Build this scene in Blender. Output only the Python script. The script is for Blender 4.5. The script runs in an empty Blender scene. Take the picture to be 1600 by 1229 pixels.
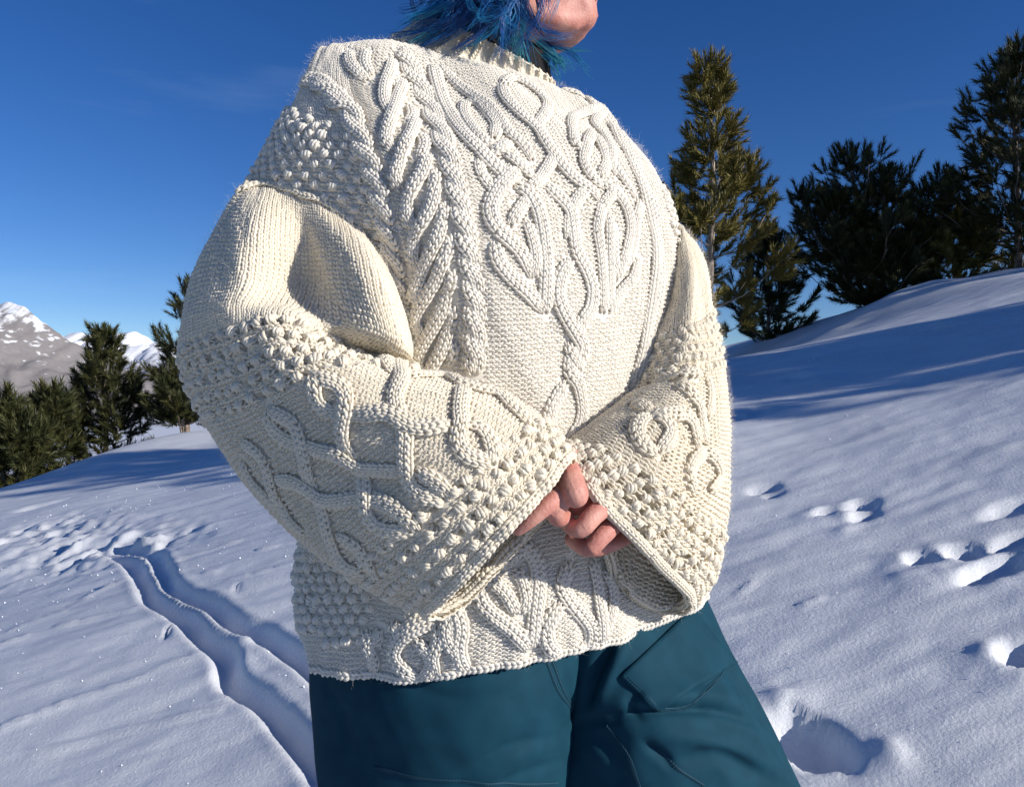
import bpy, bmesh, math, random
import numpy as np
from mathutils import Vector, Matrix

rng = np.random.default_rng(7)
random.seed(7)
scene = bpy.context.scene
COL = scene.collection

# ------------------------------------------------------------------ camera, sky, sun, exposure
ZC = 1.25                      # camera height above the snow under it
FPX = 1230.0                   # focal length in photograph pixels
cam_data = bpy.data.cameras.new("camera")
cam_data.sensor_width = 36.0
cam_data.lens = 36.0 * FPX / 1600.0
cam_data.clip_start = 0.02
cam_data.clip_end = 60000.0
cam = bpy.data.objects.new("camera", cam_data)
COL.objects.link(cam)
cam.location = (0, 0, ZC)
cam.rotation_euler = (math.radians(90), 0, 0)
scene.camera = cam

SUN_AZ = math.radians(64.0)    # to the right of straight behind the camera
SUN_EL = math.radians(20.5)
SUN = Vector((math.sin(SUN_AZ) * math.cos(SUN_EL), -math.cos(SUN_AZ) * math.cos(SUN_EL), math.sin(SUN_EL)))

world = bpy.data.worlds.new("World")
scene.world = world
world.use_nodes = True
wn = world.node_tree
for n in list(wn.nodes):
    wn.nodes.remove(n)
w_out = wn.nodes.new("ShaderNodeOutputWorld")
w_bg = wn.nodes.new("ShaderNodeBackground")
w_sky = wn.nodes.new("ShaderNodeTexSky")
w_sky.sky_type = 'NISHITA'
w_sky.sun_disc = False
w_sky.sun_elevation = SUN_EL
w_sky.sun_rotation = math.atan2(SUN.x, SUN.y)
w_sky.altitude = 2300
w_sky.air_density = 1.0
w_sky.dust_density = 0.15
w_sky.ozone_density = 3.0
w_bg.inputs["Strength"].default_value = 0.095
# faint cirrus over the whole sky
w_tc = wn.nodes.new("ShaderNodeTexCoord")
w_map = wn.nodes.new("ShaderNodeMapping")
w_map.inputs["Scale"].default_value = (1.2, 1.2, 9.0)
w_noise = wn.nodes.new("ShaderNodeTexNoise")
w_noise.inputs["Scale"].default_value = 2.2
w_noise.inputs["Detail"].default_value = 6.0
w_noise.inputs["Roughness"].default_value = 0.55
w_ramp = wn.nodes.new("ShaderNodeValToRGB")
w_ramp.color_ramp.elements[0].position = 0.58
w_ramp.color_ramp.elements[0].color = (0, 0, 0, 1)
w_ramp.color_ramp.elements[1].position = 0.86
w_ramp.color_ramp.elements[1].color = (0.08, 0.08, 0.08, 1)
w_mix = wn.nodes.new("ShaderNodeMixRGB")
w_mix.inputs["Color2"].default_value = (6.0, 7.5, 9.5, 1)
wn.links.new(w_tc.outputs["Generated"], w_map.inputs["Vector"])
wn.links.new(w_map.outputs["Vector"], w_noise.inputs["Vector"])
wn.links.new(w_noise.outputs["Fac"], w_ramp.inputs["Fac"])
wn.links.new(w_ramp.outputs["Color"], w_mix.inputs["Fac"])
w_hsv = wn.nodes.new("ShaderNodeHueSaturation")
w_hsv.inputs["Saturation"].default_value = 1.27
w_hsv.inputs["Hue"].default_value = 0.514
wn.links.new(w_sky.outputs["Color"], w_hsv.inputs["Color"])
wn.links.new(w_hsv.outputs["Color"], w_mix.inputs["Color1"])
wn.links.new(w_mix.outputs["Color"], w_bg.inputs["Color"])
wn.links.new(w_bg.outputs["Background"], w_out.inputs["Surface"])

sun_data = bpy.data.lights.new("sun", 'SUN')
sun_data.energy = 5.0
sun_data.angle = math.radians(0.53)
sun_data.color = (1.0, 0.95, 0.87)
sun = bpy.data.objects.new("sun", sun_data)
COL.objects.link(sun)
sun.rotation_euler = (-SUN).to_track_quat('-Z', 'Y').to_euler()
sun.location = (10, -8, 12)

scene.view_settings.view_transform = 'Standard'
scene.view_settings.look = 'None'
scene.view_settings.exposure = 0.2
scene.view_settings.gamma = 1.0
scene.cycles.max_bounces = 6
scene.cycles.diffuse_bounces = 4
scene.cycles.glossy_bounces = 2
scene.cycles.transmission_bounces = 3

# ------------------------------------------------------------------ helpers
def P(px, py, d):
    """point seen at photograph pixel (px, py) at distance d in front of the camera"""
    return np.array([(px - 800.0) / FPX * d, d, ZC + (614.5 - py) / FPX * d])

def project(p):
    p = np.asarray(p)
    return 800.0 + p[..., 0] / p[..., 1] * FPX, 614.5 - (p[..., 2] - ZC) / p[..., 1] * FPX

def mesh_np(name, verts, faces, smooth=True):
    """faces: list of int arrays (n,3) and/or (n,4)"""
    verts = np.asarray(verts, dtype=np.float32)
    if not isinstance(faces, list):
        faces = [faces]
    faces = [np.asarray(f, dtype=np.int32) for f in faces if len(f)]
    me = bpy.data.meshes.new(name)
    me.vertices.add(len(verts))
    me.vertices.foreach_set("co", verts.ravel())
    li = np.concatenate([f.ravel() for f in faces])
    tot = np.concatenate([np.full(len(f), f.shape[1], dtype=np.int32) for f in faces])
    start = np.concatenate([[0], np.cumsum(tot)[:-1]]).astype(np.int32)
    me.loops.add(len(li))
    me.loops.foreach_set("vertex_index", li)
    me.polygons.add(len(tot))
    me.polygons.foreach_set("loop_start", start)
    me.polygons.foreach_set("use_smooth", np.full(len(tot), smooth, dtype=bool))
    me.update(calc_edges=True)
    return me

def link(name, me, mat, parent=None, **props):
    o = bpy.data.objects.new(name, me)
    COL.objects.link(o)
    if mat is not None and me is not None and len(me.materials) == 0:
        me.materials.append(mat)
    if parent is not None:
        o.parent = parent
    for k, v in props.items():
        o[k] = v
    return o

def grid_faces(nv, nu, wrap_u=False):
    i, j = np.meshgrid(np.arange(nv - 1), np.arange(nu if wrap_u else nu - 1), indexing='ij')
    j2 = (j + 1) % nu
    return np.stack([i * nu + j, i * nu + j2, (i + 1) * nu + j2, (i + 1) * nu + j], -1).reshape(-1, 4)

def hermite(knots, vals, t):
    """C1 interpolation of vals (n, ...) at nonuniform knots"""
    knots = np.asarray(knots, float); vals = np.asarray(vals, float)
    h = np.diff(knots)
    hs = h.reshape((-1,) + (1,) * (vals.ndim - 1))
    d = np.diff(vals, axis=0) / hs
    m = np.empty_like(vals)
    m[0] = d[0]; m[-1] = d[-1]
    if len(vals) > 2:
        m[1:-1] = (d[:-1] * hs[1:] + d[1:] * hs[:-1]) / (hs[1:] + hs[:-1])
    i = np.clip(np.searchsorted(knots, t, side='right') - 1, 0, len(h) - 1)
    s = ((t - knots[i]) / h[i]).reshape((-1,) + (1,) * (vals.ndim - 1))
    hh = h[i].reshape(s.shape)
    return ((2 * s**3 - 3 * s**2 + 1) * vals[i] + (s**3 - 2 * s**2 + s) * hh * m[i]
            + (-2 * s**3 + 3 * s**2) * vals[i + 1] + (s**3 - s**2) * hh * m[i + 1])

_perm = np.random.default_rng(3).permutation(256)
_perm = np.concatenate([_perm, _perm, _perm])
_g2 = np.stack([np.cos(np.arange(256) / 256 * 2 * np.pi), np.sin(np.arange(256) / 256 * 2 * np.pi)], -1)
def perlin(x, y, seed=0):
    x = np.asarray(x, float) + seed * 17.31; y = np.asarray(y, float) + seed * 9.77
    xi = np.floor(x).astype(int); yi = np.floor(y).astype(int)
    xf = x - xi; yf = y - yi
    u = xf**3 * (xf * (xf * 6 - 15) + 10); v = yf**3 * (yf * (yf * 6 - 15) + 10)
    def gr(ix, iy, fx, fy):
        g = _g2[_perm[_perm[ix & 255] + (iy & 255)]]
        return g[..., 0] * fx + g[..., 1] * fy
    a = gr(xi, yi, xf, yf); b = gr(xi + 1, yi, xf - 1, yf)
    c = gr(xi, yi + 1, xf, yf - 1); d = gr(xi + 1, yi + 1, xf - 1, yf - 1)
    return (a + (b - a) * u) * (1 - v) + (c + (d - c) * u) * v
def fbm(x, y, o=4, seed=0, gain=0.5):
    r = 0; a = 1.0
    for k in range(o):
        r = r + a * perlin(x * 2**k, y * 2**k, seed + k); a *= gain
    return r

def tube_template(pts, rad, nseg, nside):
    """closed tapered tube along pts (mm); returns verts, quads"""
    pts = np.asarray(pts, float); rad = np.asarray(rad, float)
    k = np.arange(len(pts)); t = np.linspace(0, len(pts) - 1, nseg + 1)
    c = hermite(k, pts, t); r = hermite(k, rad[:, None], t)[:, 0]
    tan = np.gradient(c, axis=0); tan /= np.linalg.norm(tan, axis=1)[:, None]
    up = np.array([0.13, 0.17, 1.0])
    s = np.cross(tan, up); s /= np.linalg.norm(s, axis=1)[:, None]
    w = np.cross(s, tan)
    a = np.arange(nside) / nside * 2 * np.pi
    v = c[:, None] + r[:, None, None] * (np.cos(a)[None, :, None] * s[:, None] + np.sin(a)[None, :, None] * w[:, None])
    L = np.concatenate([[0], np.cumsum(np.linalg.norm(np.diff(c, axis=0), axis=1))])
    ply = 2.0 * np.abs(((a / (2 * np.pi) + 0.25) % 1.0) - 0.5)[None, :] * 2.2 + (L / 2.6)[:, None]
    return v.reshape(-1, 3), grid_faces(nseg + 1, nside, True), ply.ravel()

def instance(template, pos, frames, tverts=None):
    """copies of a template at pos (n,3) with frames (n,3,3) [rows: axes]; one vertex array, one face array"""
    tv, tf = template[0], template[1]
    v = pos[:, None, :] + np.einsum('ki,nij->nkj', tv, frames)
    f = tf[None] + (np.arange(len(pos)) * len(tv))[:, None, None]
    ply = None if len(template) < 3 else np.tile(template[2], len(pos))
    return v.reshape(-1, 3), f.reshape(-1, tf.shape[1]), None, ply

def sweep(pts, rad, nside=10, cap=True):
    """tapered tube through 3D points with parallel-transported frame; pts dense"""
    pts = np.asarray(pts, float); rad = np.asarray(rad, float)
    tan = np.gradient(pts, axis=0); tan /= np.linalg.norm(tan, axis=1)[:, None] + 1e-12
    n0 = np.cross(tan[0], [0.3, 0.2, 0.9]); n0 /= np.linalg.norm(n0)
    S = [n0]
    for i in range(1, len(pts)):
        s = S[-1] - tan[i] * np.dot(S[-1], tan[i]); S.append(s / (np.linalg.norm(s) + 1e-12))
    S = np.array(S); W = np.cross(tan, S)
    a = np.arange(nside) / nside * 2 * np.pi
    v = pts[:, None] + rad[:, None, None] * (np.cos(a)[None, :, None] * S[:, None] + np.sin(a)[None, :, None] * W[:, None])
    v = v.reshape(-1, 3); q = grid_faces(len(pts), nside, True)
    tris = np.zeros((0, 3), int)
    if cap:
        n = len(v); v = np.vstack([v, pts[0] - tan[0] * rad[0] * 0.6, pts[-1] + tan[-1] * rad[-1] * 0.6])
        j = np.arange(nside); j2 = (j + 1) % nside
        last = (len(pts) - 1) * nside
        tris = np.vstack([np.stack([np.full(nside, n), j2, j], -1), np.stack([np.full(nside, n + 1), last + j, last + j2], -1)])
    return v, q, tris

def resample(pts, n):
    pts = np.asarray(pts, float)
    seg = np.linalg.norm(np.diff(pts, axis=0), axis=1)
    k = np.concatenate([[0], np.cumsum(np.maximum(seg, 1e-9))])
    return hermite(k, pts, np.linspace(0, k[-1], n))

# ------------------------------------------------------------------ materials
def new_mat(name):
    m = bpy.data.materials.new(name); m.use_nodes = True
    nt = m.node_tree
    return m, nt, nt.nodes["Principled BSDF"]

def noise_colour(nt, bsdf, c1, c2, scale, detail=4.0, lo=0.35, hi=0.65, coord="Object"):
    tc = nt.nodes.new("ShaderNodeTexCoord"); no = nt.nodes.new("ShaderNodeTexNoise")
    no.inputs["Scale"].default_value = scale; no.inputs["Detail"].default_value = detail
    ra = nt.nodes.new("ShaderNodeValToRGB")
    ra.color_ramp.elements[0].position = lo; ra.color_ramp.elements[0].color = (*c1, 1)
    ra.color_ramp.elements[1].position = hi; ra.color_ramp.elements[1].color = (*c2, 1)
    nt.links.new(tc.outputs[coord], no.inputs["Vector"]); nt.links.new(no.outputs["Fac"], ra.inputs["Fac"])
    nt.links.new(ra.outputs["Color"], bsdf.inputs["Base Color"])
    return tc, no, ra

def add_bump(nt, bsdf, tc, scale, strength, dist, detail=3.0, coord="Object"):
    no = nt.nodes.new("ShaderNodeTexNoise"); no.inputs["Scale"].default_value = scale; no.inputs["Detail"].default_value = detail
    bu = nt.nodes.new("ShaderNodeBump"); bu.inputs["Strength"].default_value = strength; bu.inputs["Distance"].default_value = dist
    nt.links.new(tc.outputs[coord], no.inputs["Vector"]); nt.links.new(no.outputs["Fac"], bu.inputs["Height"])
    nt.links.new(bu.outputs["Normal"], bsdf.inputs["Normal"])
    return bu

def wool_mat(name, c1, c2):
    m, nt, b = new_mat(name)
    tc, no, ra = noise_colour(nt, b, c1, c2, 260.0, 3.0, 0.3, 0.7)
    b.inputs["Roughness"].default_value = 0.85
    b.inputs["Specular IOR Level"].default_value = 0.25
    b.inputs["Sheen Weight"].default_value = 0.25
    b.inputs["Sheen Roughness"].default_value = 0.5
    b.inputs["Sheen Tint"].default_value = (1, 0.96, 0.9, 1)
    bu = add_bump(nt, b, tc, 1500.0, 0.25, 0.0005, 2.0)
    # strands twisted into the yarn
    at = nt.nodes.new("ShaderNodeAttribute"); at.attribute_name = "ply"
    mu = nt.nodes.new("ShaderNodeMath"); mu.operation = 'MULTIPLY'; mu.inputs[1].default_value = 6.2832
    si = nt.nodes.new("ShaderNodeMath"); si.operation = 'SINE'
    nt.links.new(at.outputs["Fac"], mu.inputs[0]); nt.links.new(mu.outputs[0], si.inputs[0])
    b2 = nt.nodes.new("ShaderNodeBump"); b2.inputs["Strength"].default_value = 0.22; b2.inputs["Distance"].default_value = 0.0003
    nt.links.new(si.outputs[0], b2.inputs["Height"]); nt.links.new(bu.outputs["Normal"], b2.inputs["Normal"]); nt.links.new(b2.outputs["Normal"], b.inputs["Normal"])
    # a little light passes through the yarn
    tr = nt.nodes.new("ShaderNodeBsdfTranslucent"); tr.inputs["Color"].default_value = (0.92, 0.80, 0.58, 1)
    mx = nt.nodes.new("ShaderNodeMixShader"); mx.inputs["Fac"].default_value = 0.22
    out = nt.nodes["Material Output"]
    nt.links.new(b.outputs["BSDF"], mx.inputs[1]); nt.links.new(tr.outputs["BSDF"], mx.inputs[2])
    nt.links.new(mx.outputs["Shader"], out.inputs["Surface"])
    return m
M_WOOL = wool_mat("cream_wool", (0.86, 0.81, 0.715), (0.915, 0.878, 0.80))
M_SLEEVE = wool_mat("warm_cream_wool", (0.87, 0.79, 0.635), (0.93, 0.865, 0.735))

def snow_mat():
    m, nt, b = new_mat("snow")
    tc, no, ra = noise_colour(nt, b, (0.66, 0.68, 0.715), (0.74, 0.76, 0.79), 2.0, 6.0)
    b.inputs["Roughness"].default_value = 0.55
    b.inputs["Specular IOR Level"].default_value = 0.25
    n1 = nt.nodes.new("ShaderNodeTexNoise"); n1.inputs["Scale"].default_value = 90.0; n1.inputs["Detail"].default_value = 6.0; n1.inputs["Roughness"].default_value = 0.7
    mp = nt.nodes.new("ShaderNodeMapping"); mp.inputs["Scale"].default_value = (2.2, 7.0, 3.0); mp.inputs["Rotation"].default_value = (0, 0, math.radians(18))
    n2 = nt.nodes.new("ShaderNodeTexNoise"); n2.inputs["Scale"].default_value = 1.6; n2.inputs["Detail"].default_value = 5.0
    nt.links.new(tc.outputs["Object"], n1.inputs["Vector"])
    nt.links.new(tc.outputs["Object"], mp.inputs["Vector"]); nt.links.new(mp.outputs["Vector"], n2.inputs["Vector"])
    b1 = nt.nodes.new("ShaderNodeBump"); b1.inputs["Strength"].default_value = 0.8; b1.inputs["Distance"].default_value = 0.004
    b2 = nt.nodes.new("ShaderNodeBump"); b2.inputs["Strength"].default_value = 0.5; b2.inputs["Distance"].default_value = 0.012
    nt.links.new(n1.outputs["Fac"], b1.inputs["Height"]); nt.links.new(n2.outputs["Fac"], b2.inputs["Height"])
    nt.links.new(b2.outputs["Normal"], b1.inputs["Normal"]); nt.links.new(b1.outputs["Normal"], b.inputs["Normal"])
    return m
M_SNOW = snow_mat()

def simple_mat(name, c1, c2, scale, rough, spec=0.3, bump=None):
    m, nt, b = new_mat(name)
    tc, no, ra = noise_colour(nt, b, c1, c2, scale)
    b.inputs["Roughness"].default_value = rough
    b.inputs["Specular IOR Level"].default_value = spec
    if bump:
        add_bump(nt, b, tc, *bump)
    return m
M_BARK = simple_mat("bark", (0.16, 0.11, 0.08), (0.30, 0.25, 0.21), 14.0, 0.9, 0.2, (40.0, 0.6, 0.02))
M_TWIG = simple_mat("dead_wood", (0.28, 0.22, 0.17), (0.42, 0.36, 0.30), 14.0, 0.9, 0.2)
M_NEEDLE_A = simple_mat("pine_needles_olive", (0.115, 0.100, 0.020), (0.20, 0.165, 0.042), 3.0, 0.6, 0.3)
M_NEEDLE_B = simple_mat("pine_needles_green", (0.032, 0.040, 0.014), (0.078, 0.076, 0.025), 3.0, 0.6, 0.3)

# ------------------------------------------------------------------ ground
GA, GB, GK = 0.216, 0.21, 0.0074
def ground_base(x, y):
    x = np.asarray(x, float); y = np.asarray(y, float)
    yy = np.where(y < 0, y * 0.6, y)
    z = GA * 60 * np.tanh(x / 60) + GB * yy - GK * yy * np.abs(yy)
    z = z + 0.28 * np.exp(-((x + 5.4) / 1.3)**2 - ((y - 12.0) / 2.5)**2)
    z = z - 0.48 * np.exp(-((x - 3.1) / 2.0)**2 - ((y - 13.0) / 4.5)**2)
    z = z + 0.10 * perlin(x * 0.23, y * 0.23, 1) + 0.05 * perlin(x * 0.6, y * 0.6, 2)
    return z

def on_ground(px, py):
    """where the line of sight through a pixel meets the smooth slope"""
    dx = (px - 800.0) / FPX; dz = (614.5 - py) / FPX
    ys = np.linspace(1.0, 13.0, 4000)
    f = ZC + dz * ys - ground_base(dx * ys, ys)
    k = np.argmax(f < 0) if np.any(f < 0) else len(ys) - 1
    return np.array([dx * ys[k], ys[k]])

def seg_dist(x, y, poly):
    """distance to polyline, signed side and parameter"""
    best = np.full(x.shape, 1e9); side = np.zeros(x.shape)
    for (ax, ay), (bx, by) in zip(poly[:-1], poly[1:]):
        vx, vy = bx - ax, by - ay; L2 = vx * vx + vy * vy + 1e-12
        t = np.clip(((x - ax) * vx + (y - ay) * vy) / L2, 0, 1)
        dx = x - (ax + t * vx); dy = y - (ay + t * vy)
        d = np.hypot(dx, dy); m = d < best
        best = np.where(m, d, best); side = np.where(m, np.sign(vx * dy - vy * dx), side)
    return best, side

def z2(pts, x0, y0, s):
    return [(x0 + a / s, y0 + b / s) for a, b in pts]

RUT1 = z2([(400, 285), (510, 312), (580, 400), (630, 480), (740, 540), (800, 610), (900, 690), (930, 800), (1050, 880), (1130, 960), (1230, 1080), (1300, 1180)], 0, 750, 2.566)
RUT2 = z2([(470, 265), (590, 280), (650, 350), (690, 420), (760, 460), (860, 500), (930, 560), (1050, 610), (1150, 680), (1230, 740), (1330, 830)], 0, 750, 2.566)
PITS = [(1292, 800, .10, .05, .05), (1340, 792, .11, .06, .06), (1352, 806, .10, .04, .04), (1440, 872, .08, .055, .06), (1505, 860, .10, .07, .08),
        (1560, 885, .16, .06, .08), (1520, 903, .10, .03, .04), (1600, 1020, .10, .08, .10), (1262, 1150, .085, .075, .11), 
        (1195, 762, .10, .05, .04), (1210, 772, .07, .04, .03), (1585, 790, .2, .07, .05), (1600, 838, .2, .07, .06), (1170, 650, .12, .06, .05),
        (1185, 640, .10, .06, .04), (1250, 590, .10, .06, .04), (262, 985, .015, .06, .03),
        (372, 920, .012, .09, .02), (90, 735, .3, .15, .06), (60, 790, .25, .1, .06)]
MOUNDS = [(1404, 871, .07, .035, .020), (1470, 862, .08, .05, .03), (1440, 900, .16, .06, .02), (1545, 905, .05, .03, .03), (1570, 1030, .10, .06, .03), (1275, 801, .10, .04, .022),
          (1322, 796, .06, .04, .025), (1325, 809, .05, .03, .018), (1322, 829, .06, .025, .014), (1215, 1105, .10, .05, .035), (1390, 1178, .04, .03, .022),
          (1270, 600, .25, .10, .03), (1255, 582, .12, .05, .02), (1400, 470, .8, .25, .10), (1450, 455, .8, .25, .10), (1300, 520, .3, .12, .05)]
RIDGES = z2([(100, 960), (350, 865)], 0, 750, 2.566), z2([(370, 862), (590, 785)], 0, 750, 2.566), z2([(640, 748), (790, 702)], 0, 750, 2.566), \
    z2([(50, 600), (250, 525)], 0, 750, 2.566), z2([(290, 500), (350, 480)], 0, 750, 2.566), z2([(340, 470), (430, 425)], 0, 750, 2.566), z2([(445, 420), (500, 398)], 0, 750, 2.566), \
    z2([(235, 580), (300, 565)], 0, 750, 2.566), z2([(340, 555), (540, 510)], 0, 750, 2.566), z2([(120, 1100), (400, 1030), (640, 970), (880, 920)], 0, 750, 2.566), \
    z2([(680, 328), (840, 280)], 0, 750, 2.566), z2([(870, 268), (950, 245)], 0, 750, 2.566), z2([(920, 400), (990, 382)], 0, 750, 2.566), z2([(1030, 372), (1080, 358)], 0, 750, 2.566), \
    z2([(1120, 345), (1170, 332)], 0, 750, 2.566), z2([(1050, 278), (1105, 264)], 0, 750, 2.566), z2([(1100, 200), (1150, 190)], 0, 750, 2.566), z2([(935, 655), (1040, 630)], 0, 750, 2.566), \
    z2([(0, 660), (100, 625)], 0, 750, 2.566), z2([(830, 372), (870, 368)], 0, 750, 2.566), z2([(0, 1000), (80, 960)], 0, 750, 2.566), [(1150, 930), (1176, 912)], [(1255, 945), (1280, 935)]

def ground_detail(x, y):
    z = np.zeros_like(x)
    near = (y > 0.8) & (y < 14) & (np.abs(x) < 11)
    xs, ys = x[near], y[near]
    d = np.zeros_like(xs)
    fade = np.clip(1 - (ys - 9) / 5, 0.15, 1)
    # wind-carved streaks running up the slope to the right
    ca, sa = math.cos(math.radians(18)), math.sin(math.radians(18))
    al, ac = xs * ca + ys * sa, -xs * sa + ys * ca
    st = fbm(al * 0.9, ac * 4.5, 4, 11)
    nearf = np.clip(1 - (ys - 3) / 3, 0, 1)
    d += fade * 0.008 * st + 0.006 * fade * fbm(xs * 2.3, ys * 2.3, 4, 81) + 0.0035 * nearf * fbm(al * 5, ac * 16, 3, 31)
    d += 0.006 * fade * np.clip(fbm(al * 1.3, ac * 9, 3, 51) - 0.25, 0, 1)
    right = np.clip((xs - 0.3) / 1.2, 0, 1)
    d += right * 0.008 * nearf * fbm(al * 2.0, ac * 6.0, 3, 71)
    for px, py, rx, ry, dep in PITS:
        c = on_ground(px, py); sc = c[1] / 3.0
        ex, ey = (xs - c[0]) * ca + (ys - c[1]) * sa, -(xs - c[0]) * sa + (ys - c[1]) * ca
        k = max(sc, 1)**0.5; big = dep > 0.1
        r = np.hypot(ex / (rx * (0.66 if big else 0.62) * k), ey / (ry * (1.15 if big else 0.7) * k))
        r = r * (1 + 0.55 * perlin(xs * 6 / k + px, ys * 6 / k, 14) + 0.25 * perlin(xs * 19 / k, ys * 19 / k + py, 15))
        d -= 0.62 * dep / (1 + np.exp(np.clip((r - 1) / 0.13, -40, 40)))
    for px, py, rx, ry, hh in MOUNDS:
        c = on_ground(px, py); sc = c[1] / 3.0
        r = np.hypot((xs - c[0]) / (rx * 0.75 * max(sc, 1)**0.5), (ys - c[1]) / (ry * 0.75 * max(sc, 1)**0.5 * 1.8))
        d += 0.75 * hh * np.exp(-r**2) * (1 + 0.7 * perlin(xs * 16 / max(sc, 1)**1.6, ys * 16 / max(sc, 1)**1.6, 15))
    for poly in RIDGES:
        g = np.array([on_ground(*p) for p in poly])
        q, side = seg_dist(xs, ys, g)
        w = 0.0045 * np.median(g[:, 1])
        d += 0.75 * w * np.exp(-(q / w)**2) * np.clip(1 + 0.8 * perlin(xs * 5, ys * 5, 21), 0, 2)
    # churned snow where the tracks come from
    g = np.array([on_ground(*p) for p in z2([(-150, 290), (0, 240), (150, 190), (260, 200), (330, 265), (470, 290), (580, 268)], 0, 750, 2.566)])
    q, side = seg_dist(xs, ys, g)
    m = np.exp(-(q / 0.38)**2)
    d += m * (0.10 * np.abs(fbm(xs * 3.2, ys * 3.2, 4, 41)) + 0.05 * np.clip(fbm(xs * 9, ys * 9, 2, 44), 0, 1) - 0.04)
    wob = 0.010 * perlin(xs * 3.0, ys * 3.0, 5) + 0.006 * perlin(xs * 9, ys * 9, 6)
    for poly, w, dep in ((RUT1, 0.0195, 0.060), (RUT2, 0.0175, 0.052)):
        w = np.clip(w * 0.52 * ys, 0.028, 0.042)
        g = [on_ground(*p) for p in poly]
        g = resample(np.array(g), 60)
        q, side = seg_dist(xs, ys, g)
        q = q + wob
        prof = 1 / (1 + np.exp(np.clip((q - w) / 0.008, -40, 40)))
        d = d * (1 - prof) - dep * prof * (1 - 0.10 * np.clip(q / w, 0, 1)**2)
        d += 0.010 * np.exp(-((q - w - 0.025) / 0.02)**2) * (0.6 + 0.5 * perlin(xs * 4, ys * 4, 9))
        d += prof * 0.007 * perlin(xs * 7, ys * 7, 12)
    z[near] = d
    return z

def terrain():
    def axis(fine, lo, hi, n):
        t = np.linspace(-1, 1, n)
        return t
    ys = np.concatenate([np.linspace(-40, 0.4, 34)[:-1], np.geomspace(0.4 + 1.1, 14 + 1.1, 360) - 1.1, np.linspace(14, 90, 40)[1:]])
    t = np.linspace(-1, 1, 440)
    s = np.where(np.abs(t) < 0.86, t / 0.86 * 0.74, np.sign(t) * (0.74 + ((np.abs(t) - 0.86) / 0.14)**2.2 * 34))
    Y, S = np.meshgrid(ys, s, indexing='ij')
    X = S * (np.maximum(Y, 0) + 0.9)
    X = np.where(np.abs(S) > 0.74, np.sign(S) * np.minimum(np.abs(X), 140 + 0 * X), X)
    Z = ground_base(X, Y) + ground_detail(X, Y)
    return mesh_np("snow_slope", np.stack([X, Y, Z], -1).reshape(-1, 3), grid_faces(len(ys), len(t)))
slope = link("snow_slope", terrain(), M_SNOW, kind="structure")

# sparkling frost crystals lying on the snow
def crystals():
    n = 4500
    pos = []
    r = np.random.default_rng(5)
    while len(pos) < n:
        y = 1.4 + 6.0 * r.random()**1.3; x = (r.random() * 2 - 1) * 0.72 * y
        pos.append((x, y))
    pos = np.array(pos)
    z = ground_base(pos[:, 0], pos[:, 1]) + ground_detail(pos[:, 0].copy(), pos[:, 1].copy()) + 0.0025
    a = r.random(n) * 0.7 - 0.35; b = r.random(n) * 0.7 - 0.35
    size = (0.0005 + 0.0022 * r.random(n)**8) * (0.4 + pos[:, 1] * 0.30)
    V = []; F = []
    sx = np.array([SUN.x, SUN.y, SUN.z])
    for i in range(n):
        nrm = sx + np.array([a[i], b[i] , 0.2 * a[i]]); nrm /= np.linalg.norm(nrm)
        e = np.cross(nrm, [0, 0, 1]); e /= np.linalg.norm(e); f = np.cross(nrm, e)
        c = np.array([pos[i, 0], pos[i, 1], z[i]]); k = len(V)
        th = r.random() * 2
        for q in range(3):
            V.append(c + size[i] * (math.cos(th + q * 2.094) * e + math.sin(th + q * 2.094) * f))
        V.append(c - nrm * size[i] * 1.2)
        F += [(k, k + 1, k + 2), (k, k + 3, k + 1), (k + 1, k + 3, k + 2), (k + 2, k + 3, k)]
    return mesh_np("frost_crystals", np.array(V), np.array(F), smooth=False)
M_ICE, nt_, b_ = new_mat("ice_crystal")
b_.inputs["Base Color"].default_value = (0.95, 0.97, 1, 1); b_.inputs["Roughness"].default_value = 0.25
link("frost_crystals", crystals(), M_ICE, kind="stuff", label="tiny frost crystals glinting on the snow", category="frost")

# far valley floor
vx = np.array([[-30000, 60, -60], [30000, 60, -60], [30000, 40000, -60], [-30000, 40000, -60]], float)
link("valley_floor", mesh_np("valley_floor", vx, np.array([[0, 1, 2, 3]])), M_SNOW, kind="structure")

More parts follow.
